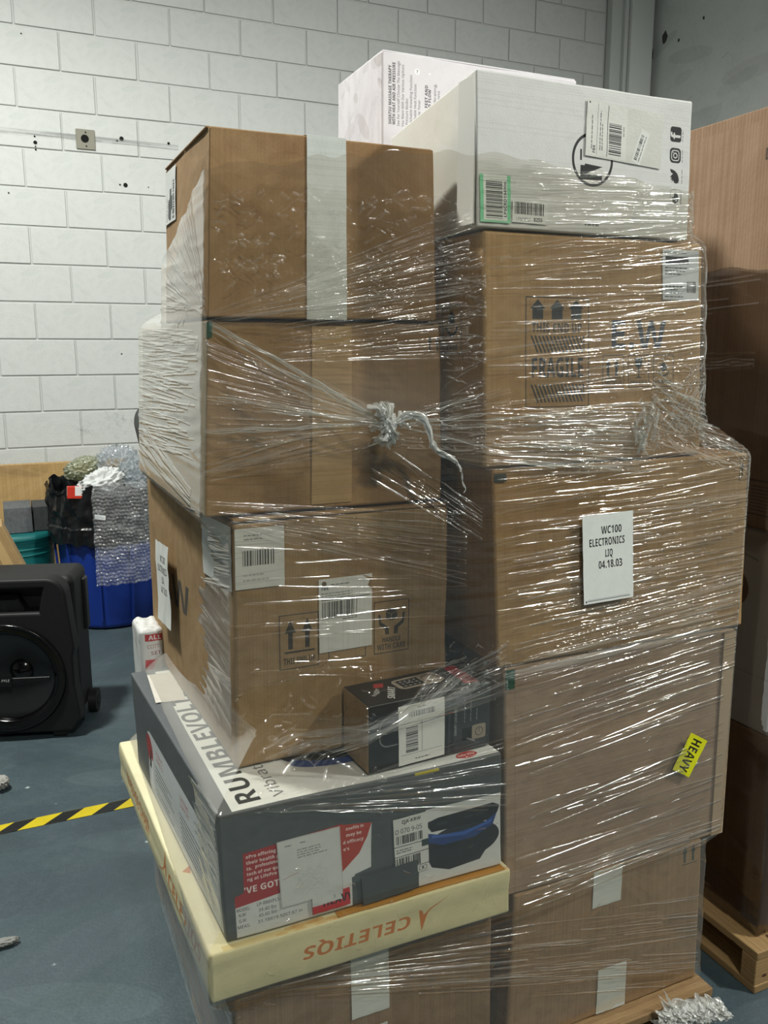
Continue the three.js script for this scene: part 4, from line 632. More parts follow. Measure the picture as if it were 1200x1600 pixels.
{
  const cx = 0.5, cz = 3.72, dy = 0.005, ang = [], push = (x, z) => ang.push(Math.atan2(z - cz, x - cx));
  // walk round the load: the back, the left side, the front, the right side
  const left = [], front = [], right = [];
  for (let i = 0; i <= 120; i++) left.push([-0.02, lerp(3.35, 4.13, i / 120)]);
  for (let i = 0; i <= 200; i++) front.push([lerp(0.005, 1.02, i / 200), 4.15]);
  for (let i = 0; i <= 60; i++) right.push([1.03, lerp(4.1, 3.35, i / 60)]);
  for (const p of [...left, ...front, ...right]) push(...p);
  const A = ang.map((a) => a), nL = left.length, nF = front.length, nR = right.length, y0 = 0.06, y1 = 1.70;
  const S = filmSurface(loadBoxes, cx, cz, y0, y1, dy, A, { slackUp: 1.1, slackDown: 1.4 });
  const rows = 330, cols = A.length, top = (i) => { // upper hem of the film
    if (i < nL) return 1.612 - 0.2 * Math.max(0, 1 - (i / (nL - 1))) + 0.008 * n2(i * 0.07, 3);
    if (i < nL + nF) { const u = (i - nL) / nF; return 1.612 + 0.03 * Math.sin(u * 3.1) + 0.006 * n2(i * 0.055, 7); }
    return 1.62;
  }, bot = (i) => 0.128 + 0.006 * n2(i * 0.12, 11);
  const cornerAt = (y) => { let k = nL, m = -9; for (let i = nL - 60; i < nL + 84; i++) { const p = S.at(i, y), q = p.z - 0.9 * p.x; if (q > m) { m = q; k = i; } } return k; };
  const corners = []; for (let j = 0; j <= rows; j++) corners.push(cornerAt(lerp(0.12, 1.62, j / rows)));
  const cornerR = (y) => { let k = nL + nF, m = -9; for (let i = nL + nF - 76; i < nL + nF + nR; i++) { const p = S.at(i, y), q = p.z + 0.9 * p.x; if (q > m) { m = q; k = i; } } return k; }, cornersR = corners.map((_, j) => cornerR(lerp(0.12, 1.62, j / rows))), KR = cornersR.map((_, j) => { let q = 0; for (let m = -3; m <= 3; m++) q += cornersR[clamp(j + m, 0, rows)]; return q / 7; });
  const K = corners.map((_, j) => { let q = 0; for (let m = -3; m <= 3; m++) q += corners[clamp(j + m, 0, rows)]; return q / 7; });
  const atF = (f, y) => { const i = clamp(Math.floor(f), 0, cols - 2), k = f - i; return S.at(i, y).lerp(S.at(i + 1, y), k); };
  const P = [], pos = [];
  for (let j = 0; j <= rows; j++) for (let i = 0; i < cols; i++) {
    const f = i <= nL ? i / nL * K[j] : i <= nL + nF ? lerp(K[j], KR[j], (i - nL) / nF) : lerp(KR[j], cols - 1, (i - nL - nF) / (cols - 1 - nL - nF));
    const y = lerp(bot(i), top(i), j / rows), p = atF(f, y), o = V(p.x - cx, 0, p.z - cz).normalize();
    const s = i < nL ? p.z : p.x, w = (i < nL ? 0.0022 : 0.001) * (1 - Math.abs(n2(s * 2 + y * 6, y * 26))) ** 3; p.addScaledVector(o, w);
    P.push(p); pos.push(p.x, p.y, p.z);
  }
  const idx = []; for (let j = 0; j < rows; j++) for (let i = 0; i + 1 < cols; i++) { const k = j * cols + i; idx.push(k, k + 1, k + cols, k + 1, k + cols + 1, k + cols); }
  const g = new THREE.BufferGeometry(); g.setAttribute('position', new THREE.Float32BufferAttribute(pos, 3)); g.setIndex(idx); g.computeVertexNormals();
  const N = g.attributes.normal;
  const cut = (i0, i1, U) => { const q = [], nn = [], uv = [], id = [], w = i1 - i0 + 1; for (let j = 0; j <= rows; j++) for (let i = i0; i <= i1; i++) { const k = j * cols + i, p = P[k]; q.push(p.x, p.y, p.z); nn.push(N.getX(k), N.getY(k), N.getZ(k)); uv.push(...U(p)); } for (let j = 0; j < rows; j++) for (let i = 0; i + 1 < w; i++) { const k = j * w + i; id.push(k, k + 1, k + w, k + 1, k + w + 1, k + w); } const o = new THREE.BufferGeometry(); o.setAttribute('position', new THREE.Float32BufferAttribute(q, 3)); o.setAttribute('normal', new THREE.Float32BufferAttribute(nn, 3)); o.setAttribute('uv', new THREE.Float32BufferAttribute(uv, 2)); o.setIndex(id); return o; };
  const FR = { u0: -0.04, v0: 0.03, W: 1.1, H: 1.68 }, LF = { u0: 3.25, v0: 0.03, W: 0.95, H: 1.68 };
  const [fb, ft] = filmMaps(FR.u0, FR.v0, FR.W, FR.H, 2048, 2048, FRONT_FOLDS, FRONT_GLINTS, { seed: 77, back: 0.985, fog: [[0.2, 1.28, 0.3, 0.1, 0.12], [0.6, 1.22, 0.3, 0.06, 0.12], [0.75, 1.4, 0.35, 0.2, 0.07]] });
  const [lb, lt] = filmMaps(LF.u0, LF.v0, LF.W, LF.H, 1024, 1792, SIDE_FOLDS, [[3.55, 1.2, 4.0, 1.5, 60, 0.6]], { seed: 78, back: 0.86, fog: [[3.75, 1.28, 0.4, 0.22, 0.35], [3.85, 1.5, 0.2, 0.1, 0.3]] });
  const t = thing('stretch_film', 'clear stretch film wound round the tall pallet load, knotted at its front', 'plastic film', [0, 0, 0]);
  mesh('front_sheet', cut(nL, nL + nF, (p) => [(p.x - FR.u0) / FR.W, (p.y - FR.v0) / FR.H]), filmMat(fb, ft), t);
  mesh('side_sheet', cut(0, nL, (p) => [(p.z - LF.u0) / LF.W, (p.y - LF.v0) / LF.H]), filmMat(lb, lt, { rough: 0.2, scale: 0.0032 }), t);
  mesh('side_sheet', cut(nL + nF, cols - 1, (p) => [(p.z - LF.u0) / LF.W, (p.y - LF.v0) / LF.H]), filmMat(lb, lt), t);

  // a point on the front of the film
  const frontAt = (x, y, lift = 0.002) => { let lo = cornerAt(y), hi = cornerR(y); while (hi - lo > 1) { const m = (lo + hi) >> 1; (S.at(m, y).x < x) ? lo = m : hi = m; } const a = S.at(lo, y), b = S.at(hi, y), k = clamp((x - a.x) / Math.max(1e-6, b.x - a.x), 0, 1); return a.lerp(b, k).add(V(0, 0, lift)); };
  // folds that stand out from the sheet: thin rounded pleats of doubled film
  const pleatGeo = (pts, w, h) => { const q = [], id = [], n = pts.length, prof = [[-0.5, 0], [-0.2, 0.7], [0, 1], [0.2, 0.7], [0.5, 0]]; pts.forEach((p, i) => { const d = pts[Math.min(n - 1, i + 1)].clone().sub(pts[Math.max(0, i - 1)]).normalize(), out = V(0, 0, 1), side = V().crossVectors(out, d).normalize(), e = Math.sin(Math.PI * clamp(i / (n - 1), 0.04, 0.96)); for (const [a, b] of prof) { const v = p.clone().addScaledVector(side, a * w * (0.35 + 0.65 * e)).addScaledVector(out, b * h * e); q.push(v.x, v.y, v.z); } }); for (let i = 0; i + 1 < n; i++) for (let k = 0; k < 4; k++) { const a = i * 5 + k; id.push(a, a + 5, a + 1, a + 1, a + 5, a + 6); } const o = new THREE.BufferGeometry(); o.setAttribute('position', new THREE.Float32BufferAttribute(q, 3)); o.setIndex(id); o.computeVertexNormals(); return o; };
  const pleats = []; reseed(80);
  for (const [ax, ay, bx, by, cx2, cy2, dx, dy2, n, s, crumple] of FRONT_FOLDS) for (let i = 0; i < n * 0.2 * s; i++) {
    const u = rnd(), u2 = clamp(u + rr(-0.12, 0.12), 0, 1), e0 = rr(0, 0.75), e1 = Math.min(1, e0 + rr(0.08, 0.45)), pts = [], ph = rr(0, 9);
    for (let m = 0; m <= 9; m++) { const e = lerp(e0, e1, m / 9), x = lerp(lerp(ax, bx, u), lerp(cx2, dx, u2), e), y = lerp(lerp(ay, by, u), lerp(cy2, dy2, u2), e) + (crumple ? 0.008 : 0.0025) * n2(e * 5, ph); pts.push(frontAt(x, y, 0.0015)); }
    pleats.push(pleatGeo(pts, rr(0.0012, 0.0034), rr(0.0008, 0.002)));
  }
  const pm = phys(0xf6f5f0, 0.1, { transmission: 0.93, thickness: 0, ior: 2.0, side: THREE.DoubleSide });
  mesh('film_pleats', mergeGeometries(pleats), pm, t).userData.kind = 'stuff';
  // the knot, its ropes and its loose tail: narrow ribbons of gathered film
  const ribbon = (pts, w, { seg = 28, twist = 1.5, curl = 0.5, jit = 0, s = rr(0, 99) } = {}) => {
    const c = new THREE.CatmullRomCurve3(pts), q = [], id = [], n = 5; let a0 = rr(0, 6.3);
    for (let i = 0; i <= seg; i++) {
      const e = i / seg, C = c.getPointAt(e), T = c.getTangentAt(e), up = Math.abs(T.y) > 0.9 ? V(1, 0, 0) : V(0, 1, 0), A = V().crossVectors(T, up).normalize(), B = V().crossVectors(T, A).normalize(), a = a0 + twist * e * 3 + n2(e * 3, s) * 1.2, ww = w * (0.75 + 0.5 * n2(e * 5, s + 7)) * Math.min(1, 0.3 + 6 * e * (1 - e));
      for (let k = 0; k < n; k++) { const u = k / (n - 1) - 0.5, b = a + u * curl * 4; const p = C.clone().addScaledVector(A, Math.cos(b) * u * ww).addScaledVector(B, Math.sin(b) * u * ww + jit * n3(e * 9, u * 3, s)); q.push(p.x, p.y, p.z); }
    }
    for (let i = 0; i < seg; i++) for (let k = 0; k + 1 < n; k++) { const a = i * n + k; id.push(a, a + 1, a + n, a + 1, a + n + 1, a + n); }
    const o = new THREE.BufferGeometry(); o.setAttribute('position', new THREE.Float32BufferAttribute(q, 3)); o.setIndex(id); o.computeVertexNormals(); return o;
  };
  const km = phys(0xf6f6f2, 0.12, { transmission: 0.8, thickness: 0, ior: 2.0, side: THREE.DoubleSide });
  const kd = phys(0xf4f4f0, 0.2, { transmission: 0.5, thickness: 0, ior: 2.0, side: THREE.DoubleSide });
  const F = (x, y, l) => frontAt(x, y, l), bundle = (out, path, n, spread, w, o = {}) => { for (let k = 0; k < n; k++) { const ph = rr(0, 99); out.push(ribbon(path.map((p, i) => p.clone().add(V(0, spread * n2(i * 0.35, ph), Math.abs(spread * 0.5 * n2(i * 0.35, ph + 50))))), rr(0.5, 1.3) * w, o)); } };
  const line = (x0, y0, x1, y1, sag, l0, l1, m = 8) => { const pts = []; for (let k = 0; k <= m; k++) { const e = k / m; pts.push(F(lerp(x0, x1, e), lerp(y0, y1, e) + sag * Math.sin(e * 3.1), lerp(l0, l1, e * e))); } return pts; };
  reseed(180); const ropes = [];
  for (const [x0, y0, sag, n, w] of [[0.052, 1.404, 0.004, 6, 0.004], [0.053, 1.395, -0.003, 4, 0.003], [0.047, 1.36, 0.002, 3, 0.0025], [0.045, 1.30, 0.0, 4, 0.003], [0.04, 1.25, -0.002, 5, 0.004], [0.16, 1.335, 0.0, 3, 0.003], [0.12, 1.28, 0, 4, 0.004]]) bundle(ropes, line(x0, y0, 0.288, 1.262, sag, 0.002, 0.012), n, 0.005, w);
  for (const [x1, y1, n] of [[0.452, 1.272, 4], [0.50, 1.25, 3], [0.46, 1.218, 3], [0.62, 1.272, 2], [0.44, 1.30, 2]]) bundle(ropes, line(0.298, 1.258, x1, y1, 0, 0.012, 0.003), n, 0.004, 0.0028);
  mesh('film_rope', mergeGeometries(ropes), km, t, 'strands of film drawn toward the knot').userData.kind = 'stuff';
  reseed(181); const knotBits = [], kc = F(0.293, 1.258, 0.016);
  const blob = (x, y, z, rx, ry, rz, s) => { const i0 = new THREE.IcosahedronGeometry(1, 14); i0.deleteAttribute('uv'); i0.deleteAttribute('normal'); const o = mergeVertices(i0, 1e-5), q = o.attributes.position; for (let i = 0; i < q.count; i++) { const v = V(q.getX(i), q.getY(i), q.getZ(i)), f = (1 - Math.abs(n3(v.x * 1.3 + s, v.y * 0.8, v.z * 1.3))) ** 2 * 0.5 + (1 - Math.abs(n3(v.x * 2.4 + s, v.y * 1.3, v.z * 2.4 + 9))) ** 2 * 0.2; q.setXYZ(i, x + v.x * rx * (0.62 + f), y + v.y * ry * (0.62 + f), z + v.z * rz * (0.62 + f)); } o.computeVertexNormals(); return o; };
  const fan = (cx0, cy0, cz0, a0, spread, R0, N, s, depth = 0.006) => { const nu = 80, nv = 10, q = [], id = []; for (let v = 0; v <= nv; v++) for (let u = 0; u <= nu; u++) { const f = v / nv, t = u / nu - 0.5, a = a0 + t * spread * (0.35 + 0.65 * f) + 0.15 * n2(t * 3 + s, f * 2), L = R0 * (0.06 + 0.94 * f * (1 + 0.22 * n2(t * 5, s))), z = depth * (0.35 + 0.65 * f) * (Math.sin(t * N * 6.283 + 1.5 * n2(t * 3, s)) * 0.6 + n2(t * 4 + s, f * 2)) + 0.008 * Math.sin(f * 3.1) - 0.012 * f * f; q.push(cx0 + Math.cos(a) * L, cy0 + Math.sin(a) * L, cz0 + z); } for (let v = 0; v < nv; v++) for (let u = 0; u < nu; u++) { const k = v * (nu + 1) + u; id.push(k, k + 1, k + nu + 1, k + 1, k + nu + 2, k + nu + 1); } const o = new THREE.BufferGeometry(); o.setAttribute('position', new THREE.Float32BufferAttribute(q, 3)); o.setIndex(id); o.computeVertexNormals(); return o; };
  for (const [a0, sp, R0, s] of [[1.75, 1.3, 0.036, 1], [1.9, 0.9, 0.03, 2], [-1.5, 1.5, 0.034, 3], [-1.9, 1.1, 0.026, 4], [0.3, 0.8, 0.028, 5], [3.2, 0.9, 0.022, 6], [1.2, 1.2, 0.022, 7], [-1.1, 0.9, 0.028, 8]]) knotBits.push(fan(kc.x, kc.y, kc.z + 0.002 * (s % 3), a0, sp, R0, 7, s * 3.3));
  knotBits.push(blob(kc.x, kc.y, kc.z + 0.004, 0.011, 0.013, 0.011, 11));
  for (let k = 0; k < 8; k++) { const a = (k % 2 ? 1.57 : -1.57) + rr(-0.8, 0.8), L = rr(0.016, 0.036), b = a + rr(-0.4, 0.4); knotBits.push(ribbon([V(kc.x, kc.y, kc.z + rr(0, 0.008)), V(kc.x + Math.cos(b) * L * 0.6, kc.y + Math.sin(b) * L * 0.6, kc.z + rr(0, 0.01)), V(kc.x + Math.cos(a) * L, kc.y + Math.sin(a) * L, kc.z + rr(-0.012, 0.002))], rr(0.009, 0.018), { seg: 12, curl: 0.5, jit: 0.002 })); }
  for (const [x, y] of [[0.336, 1.268], [0.33, 1.25], [0.345, 1.262]]) knotBits.push(ribbon([V(kc.x, kc.y, kc.z), F(lerp(0.293, x, 0.5), lerp(1.258, y, 0.5) + 0.008, 0.018), F(x, y, 0.01)], 0.009, { seg: 18, curl: 0.5 }));
  mesh('knot', mergeGeometries(knotBits), kd, t, 'white crumpled knot of film');
  reseed(182); const tail = [[0.3, 1.256, 0.016], [0.318, 1.272, 0.02], [0.338, 1.27, 0.02], [0.352, 1.25, 0.018], [0.36, 1.228, 0.014], [0.378, 1.212, 0.012], [0.395, 1.203, 0.012], [0.406, 1.186, 0.01], [0.408, 1.172, 0.01], [0.414, 1.158, 0.01], [0.41, 1.152, 0.012]].map(([x, y, l]) => F(x, y, l)), tb = [];
  bundle(tb, tail.slice(0, 7), 9, 0.0055, 0.009, { seg: 40, curl: 0.8, jit: 0.0015 }); bundle(tb, tail.slice(3, 8), 4, 0.004, 0.006, { seg: 30, curl: 0.8, jit: 0.0015 }); bundle(tb, tail.slice(5), 3, 0.0008, 0.0032, { seg: 40, curl: 0.9 });
  mesh('film_tail', mergeGeometries(tb), kd, t, 'loose twisted tail hanging from the knot');
  // gathered band across the seam of the right column, its crumple at the right end
  const bits = []; reseed(183);
  for (let k = 0; k < 46; k++) { const y = rr(1.185, 1.28), x0 = rr(0.44, 0.64), x1 = Math.min(0.78, x0 + rr(0.06, 0.22)); bits.push(ribbon(line(x0, y, x1, y - 0.008 + 0.2 * (y - 1.235) + rr(-0.006, 0.006), 0.002, 0.002, 0.004, 5), rr(0.002, 0.007), { seg: 18, twist: 0.3, curl: 0.35 })); }
  for (let k = 0; k < 26; k++) { const x = rr(0.732, 0.774), y = rr(1.19, 1.25), a = 1.5 + rr(-0.35, 0.35), L = rr(0.02, 0.055); bits.push(ribbon([F(x, y, rr(0.002, 0.006)), F(x + Math.cos(a) * L * 0.5, y + Math.sin(a) * L * 0.5, rr(0.004, 0.012)), F(x + Math.cos(a) * L, y + Math.sin(a) * L, rr(0.002, 0.006))], rr(0.006, 0.014), { seg: 14, twist: 0.5, curl: 0.35, jit: 0.002 })); }
  for (let k = 0; k < 60; k++) { const e0 = rr(0, 0.8), x = lerp(0.765, 0.985, e0), y = lerp(1.28, 1.185, e0) + rr(-0.02, 0.06) * (1 - e0 * 0.8), a = -0.5 + rr(-0.35, 0.35), L = rr(0.025, 0.08); bits.push(ribbon([F(x, y, 0.002), F(x + Math.cos(a) * L * 0.5, y + Math.sin(a) * L * 0.5, 0.004), F(Math.min(1.0, x + Math.cos(a) * L), y + Math.sin(a) * L, 0.002)], rr(0.0025, 0.007), { seg: 14, twist: 0.4, curl: 0.35, jit: 0.001 })); }
  mesh('gathered_film', mergeGeometries(bits), km, t, 'bunched film across the right column').userData.kind = 'stuff';
  // the torn bundle of film caught on the pallet's front corner
  const tuft = []; reseed(184);
  for (const [s, w, lift] of [[1, 0.05, 0], [2, 0.036, 0.008], [3, 0.028, 0.014]]) { const nu = 90, nv = 26, q = [], id = []; for (let v = 0; v <= nv; v++) for (let u = 0; u <= nu; u++) { const f = u / nu, t = v / nv - 0.5, tw = 1 + 0.3 * n2(f * 5, s), x = lerp(0.80 + 0.02 * s, 0.992, f) + 0.008 * n2(t * 4, f * 4 + s), yc = lerp(0.12, 0.08, f), fold = 0.010 * (1 - Math.abs(n2(f * 7 + t * 5 + s, t * 4 - f * 3))) ** 2 + 0.006 * n2(f * 12 + s * 4, t * 6 + f * 5); q.push(x, yc + t * w * tw * (0.5 + 0.7 * Math.sin(f * 3.0)) + 0.004 * n2(f * 9, t * 5 + s), 4.178 + lift + fold + 0.012 * Math.cos(t * 3.1)); } for (let v = 0; v < nv; v++) for (let u = 0; u < nu; u++) { const k = v * (nu + 1) + u; id.push(k, k + 1, k + nu + 1, k + 1, k + nu + 2, k + nu + 1); } const o = new THREE.BufferGeometry(); o.setAttribute('position', new THREE.Float32BufferAttribute(q, 3)); o.setIndex(id); o.computeVertexNormals(); tuft.push(o); }
  for (let k = 0; k < 14; k++) { const e0 = rr(0, 0.8), pts = [], a = rr(-0.5, 0.35); for (let m = 0; m < 4; m++) { const e = e0 + m * 0.06; pts.push(V(lerp(0.81, 0.985, e) + rr(-0.003, 0.003), lerp(0.12, 0.085, e) + (m - 1.5) * 0.007 * a + rr(-0.012, 0.012) * (m === 1), 4.2 + rr(0.002, 0.016))); } tuft.push(ribbon(pts, rr(0.006, 0.016), { seg: 14, curl: 0.4, jit: 0.002, twist: 0.6 })); }
  for (const [x, y] of [[0.845, 0.165], [0.852, 0.15], [0.835, 0.155]]) tuft.push(ribbon([V(0.875, 0.115, 4.18), V(0.86, 0.13, 4.192), V(x, y, 4.175)], 0.006, { seg: 12 }));
  mesh('film_bundle', mergeGeometries(tuft), kd, t, 'torn bundle of film at the pallet corner').userData.kind = 'stuff';
}

// ---------------------------------------------------------------- the neighbouring load at the right
{
  pallet('wooden pallet under the dark wrapped load by the right edge', 1.16, 2.2, 3.0, 4.12, 0.1, false);
  const q1 = { x0: 1.2, x1: 2.14, y0: 0.103, y1: 0.56, z0: 3.1, z1: 4.08, seed: 31 }, q2 = { x0: 1.2, x1: 2.1, y0: 0.562, y1: 1.0, z0: 3.1, z1: 4.06, seed: 32 }, q3 = { x0: 1.18, x1: 2.12, y0: 1.003, y1: 1.832, z0: 3.05, z1: 4.05, seed: 33, r: 0.004 };
  const lf = new Face(1.0, 0.829, '#96795f', 900, 0.12); reseed(301); lf.flutes(0.008, 0.06);
  const B = (x, y, s) => { lf.line([[x, y - s], [x, y], [x + s * 0.7, y]], '#4b4036', 0.004); lf.line([[x, y - 3.2 * s], [x, y - 4.2 * s], [x + s * 0.7, y - 4.2 * s]], '#4b4036', 0.004); };
  B(0.905, 0.815, 0.02); lf.frame(0.925, 0.03, 0.06, 0.07, '#4b4036', 0.003); for (let i = 0; i < 8; i++) lf.rect(0.932, 0.038 + i * 0.007, 0.046, 0.002, '#4b4036');
  // saw-tooth torn fluting shows along the top edge
  for (let i = 0; i < 120; i++) lf.rect(i * 0.0085, 0.805, 0.0035, 0.024, '#8d6f57');
  carton(q3, 'very large tan carton at the right edge, bare above and wrapped below', { base: '#96795f', prints: { left: lf.done() } });
  const w = new Face(0.96, 0.438, '#d3d4d6', 700, 0.06); reseed(302); w.disc(0.83, 0.3, 0.05, '#7a5540', 0.045); w.disc(0.83, 0.31, 0.035, '#c9c2b8', 0.028); w.disc(0.79, 0.27, 0.02, '#4b3426', 0.03); w.line([[0.76, 0.36], [0.83, 0.385], [0.9, 0.37]], '#9aa3a8', 0.004); w.rect(0, 0.12, 0.96, 0.002, '#b6b8bb');
  carton(q2, 'white carton with a brown printed picture in the dark load at the right', { base: '#cfcfcf', prints: { left: w.done() } });
  carton(q1, 'dark brown carton lowest in the load at the right edge', { base: '#8b643d' });
  const ang = [], cx = 1.65, cz = 3.55, p = (x, z) => ang.push(Math.atan2(z - cz, x - cx)); for (let i = 0; i <= 40; i++) p(1.17, lerp(3.1, 4.06, i / 40)); for (let i = 0; i <= 30; i++) p(lerp(1.19, 2.1, i / 30), 4.09);
  const S = filmSurface([q1, q2, q3], cx, cz, 0.06, 1.56, 0.01, ang, { gap: 0.006 }), rows = 140, cols = ang.length, q = [], uv = [], id = [];
  for (let j = 0; j <= rows; j++) for (let i = 0; i < cols; i++) { const y = lerp(0.07 + 0.015 * n2(i * 0.2, 40), 1.53 + 0.014 * n2(i * 0.12, 41), j / rows), v = S.at(i, y); v.x -= 0.002 * n2(v.z * 5, y * 24) ** 2; q.push(v.x, v.y, v.z); uv.push((v.z - 3) / 1.1 + (v.x - 1.18), y / 1.6); }
  for (let j = 0; j < rows; j++) for (let i = 0; i + 1 < cols; i++) { const k = j * cols + i; id.push(k, k + 1, k + cols, k + 1, k + cols + 1, k + cols); }
  const g = new THREE.BufferGeometry(); g.setAttribute('position', new THREE.Float32BufferAttribute(q, 3)); g.setAttribute('uv', new THREE.Float32BufferAttribute(uv, 2)); g.setIndex(id); g.computeVertexNormals();
  const G = []; for (const [a, b, n] of [[1.5, 1.42, 14], [1.35, 1.3, 10], [0.9, 0.8, 6], [0.5, 0.4, 8], [0.3, 0.1, 10]]) G.push([0.5, a, 0.5, b, 1.05, a + 0.02, 1.05, b + 0.02, n, 0.5, 0]);
  G.push([0.5, 1.34, 0.5, 1.30, 1.05, 1.36, 1.05, 1.33, 10, 0.8, 1]);
  const [b, h] = filmMaps(0, 0, 1.2, 1.6, 1024, 1024, G.map((r) => r.map((v, i) => v)), [[0.5, 0.1, 1.0, 1.4, 20, 0.4]], { seed: 303, back: 0.985 });
  const t = thing('stretch_film', 'smoky stretch film round the lower part of the load at the right edge', 'plastic film');
  mesh('film_sheet', g, filmMat(b, h, { color: 0xb9b2a8, rough: 0.15, scale: 0.003 }), t);
}
// ---------------------------------------------------------------- floor marks and litter
{
  const f = new Face(1.9, 0.052, '#d9c21c', 800, 0.1); for (let x = -0.1; x < 1.95; x += 0.134) f.poly([[x, 0], [x + 0.062, 0], [x + 0.118, 0.052], [x + 0.056, 0.052]], '#1b1c1c');
  const t = tag(mesh('floor_tape', box(1.9, 0.0006, 0.052, -0.76, 0.0012, 2.752), std(0xffffff, 0.5, { map: f.done() })), 'yellow and black striped hazard tape stuck across the floor', 'floor tape');
  const crumple = (s, sx, sy, sz, det = 5) => { const i0 = new THREE.IcosahedronGeometry(1, det); i0.deleteAttribute('uv'); i0.deleteAttribute('normal'); const g = mergeVertices(i0, 1e-5), p = g.attributes.position; for (let i = 0; i < p.count; i++) { const v = V(p.getX(i), p.getY(i), p.getZ(i)); const k = 0.72 + 0.34 * (1 - Math.abs(n3(v.x * 1.7 + s, v.y * 1.7, v.z * 1.7))) + 0.16 * n3(v.x * 4 + s, v.y * 4, v.z * 4); p.setXYZ(i, v.x * k * sx, v.y * k * sy, v.z * k * sz); } g.computeVertexNormals(); return g; };
  tag(mesh('paper_scrap', crumple(3, 0.024, 0.02, 0.03, 9).translate(-0.312, 0.024, 2.5), std('#a9a8a2', 0.8)), 'crumpled grey paper ball on the floor near the striped tape', 'litter');
  tag(mesh('paper_scrap', crumple(8, 0.034, 0.007, 0.014, 9).translate(-0.315, 0.011, 3.29), std('#8f908c', 0.8)), 'flat torn grey scrap on the floor in front of the striped tape', 'litter');
}
// ---------------------------------------------------------------- the loudspeaker
{
  const t = thing('loudspeaker', 'black wheeled loudspeaker with a round woofer, standing on the floor', 'speaker', [-0.235, 0, 2.02], -0.30);
  const body = std('#0a0a0b', 0.62, { bumpMap: bumpGrain, bumpScale: 0.0006 }), gloss = std('#0c0c0d', 0.18), mid = std('#151617', 0.45);
  const W = 0.47, H = 0.588, D = 0.25;
  const sh = new THREE.Shape(); // front outline, waisted near the bottom
  sh.moveTo(-W / 2 + 0.03, 0.035); sh.lineTo(W / 2 - 0.03, 0.035); sh.lineTo(W / 2 - 0.006, 0.07); sh.lineTo(W / 2 - 0.02, 0.2); sh.lineTo(W / 2 - 0.02, 0.3); sh.lineTo(W / 2 - 0.012, 0.33); sh.lineTo(W / 2 - 0.03, H - 0.06); sh.quadraticCurveTo(W / 2 - 0.035, H - 0.012, W / 2 - 0.085, H - 0.008); sh.lineTo(-W / 2 + 0.085, H - 0.008); sh.quadraticCurveTo(-W / 2 + 0.035, H - 0.012, -W / 2 + 0.03, H - 0.06); sh.lineTo(-W / 2 + 0.012, 0.33); sh.lineTo(-W / 2 + 0.02, 0.3); sh.lineTo(-W / 2 + 0.02, 0.2); sh.lineTo(-W / 2 + 0.006, 0.07); sh.closePath();
  const hole = new THREE.Path(); hole.moveTo(-0.13, 0.46); hole.lineTo(0.13, 0.46); hole.lineTo(0.15, 0.555); hole.quadraticCurveTo(0.15, 0.565, 0.14, 0.565); hole.lineTo(-0.14, 0.565); hole.quadraticCurveTo(-0.15, 0.565, -0.15, 0.555); hole.closePath(); 
  const ring = new THREE.Path(); ring.absarc(0, 0.235, 0.197, 0, Math.PI * 2, true); sh.holes.push(hole, ring);
  const front = new THREE.ExtrudeGeometry(sh, { depth: 0.06, bevelEnabled: true, bevelThickness: 0.012, bevelSize: 0.01, bevelSegments: 3, curveSegments: 40 }).translate(0, 0, 0.06);
  mesh('front_baffle', front, body, t);
  mesh('rear_case', rbox(W - 0.03, H - 0.05, D - 0.03, 0.03, 0, H / 2 + 0.01, -0.075, 4), body, t);
  mesh('handle_recess', mergeGeometries([box(0.28, 0.11, 0.01, 0, 0.51, 0.052)]), std('#0c0c0d', 0.6), t);
  mesh('horn_lip', new THREE.CylinderGeometry(0.05, 0.09, 0.09, 4, 1).rotateY(Math.PI / 4).scale(1.3, 1, 0.5).rotateX(0.35).translate(0, 0.475, 0.075), mid, t);
  const lathe = (pts, seg = 64) => new THREE.LatheGeometry(pts.map(([a, b]) => new THREE.Vector2(a * 1.075, b)), seg).rotateX(Math.PI / 2).translate(0, 0.235, 0);
  mesh('woofer_ring', lathe([[0.186, 0.07], [0.186, 0.138], [0.176, 0.142], [0.172, 0.134], [0.168, 0.141], [0.163, 0.133], [0.159, 0.139], [0.154, 0.130], [0.149, 0.134], [0.144, 0.118], [0.142, 0.07]]), gloss, t);
  mesh('woofer_cone', lathe([[0.144, 0.115], [0.1, 0.098], [0.055, 0.084], [0.001, 0.082]]), std('#1f2022', 0.3), t);
  mesh('dust_cap', new THREE.SphereGeometry(0.05, 32, 16, 0, 6.284, 0, 1.2).rotateX(Math.PI / 2).scale(1, 1, 0.8).translate(0.04, 0.245, 0.065), gloss, t);
  mesh('guard_bar', rbox(0.30, 0.014, 0.012, 0.004, 0, 0.235, 0.145), std('#0e0f10', 0.4), t);
  const bf = new Face(0.042, 0.042, '#0d0d0e', 2600, 0.02); bf.text('PYLE', 0.007, 0.0165, 0.0095, '#b9bcbd', { w: 0.028, font: 'bold italic' });
  const bm = std('#0d0d0e', 0.4); mesh('badge', box(0.042, 0.042, 0.006, 0, 0.235, 0.152), [bm, bm, bm, bm, std(0xffffff, 0.4, { map: bf.done() }), bm], t);
  for (const s of [-1, 1]) { const w = mesh('wheel', new THREE.CylinderGeometry(0.045, 0.045, 0.03, 28).rotateZ(Math.PI / 2).translate(s * (W / 2 + 0.002), 0.046, -0.1), std('#141516', 0.6), t); mesh('hub', new THREE.CylinderGeometry(0.018, 0.018, 0.034, 18).rotateZ(Math.PI / 2).translate(s * (W / 2 + 0.002), 0.046, -0.1), mid, w); }
  for (const s of [-1, 1]) mesh('foot', rbox(0.05, 0.036, 0.05, 0.006, s * 0.16, 0.0185, 0.09), body, t);
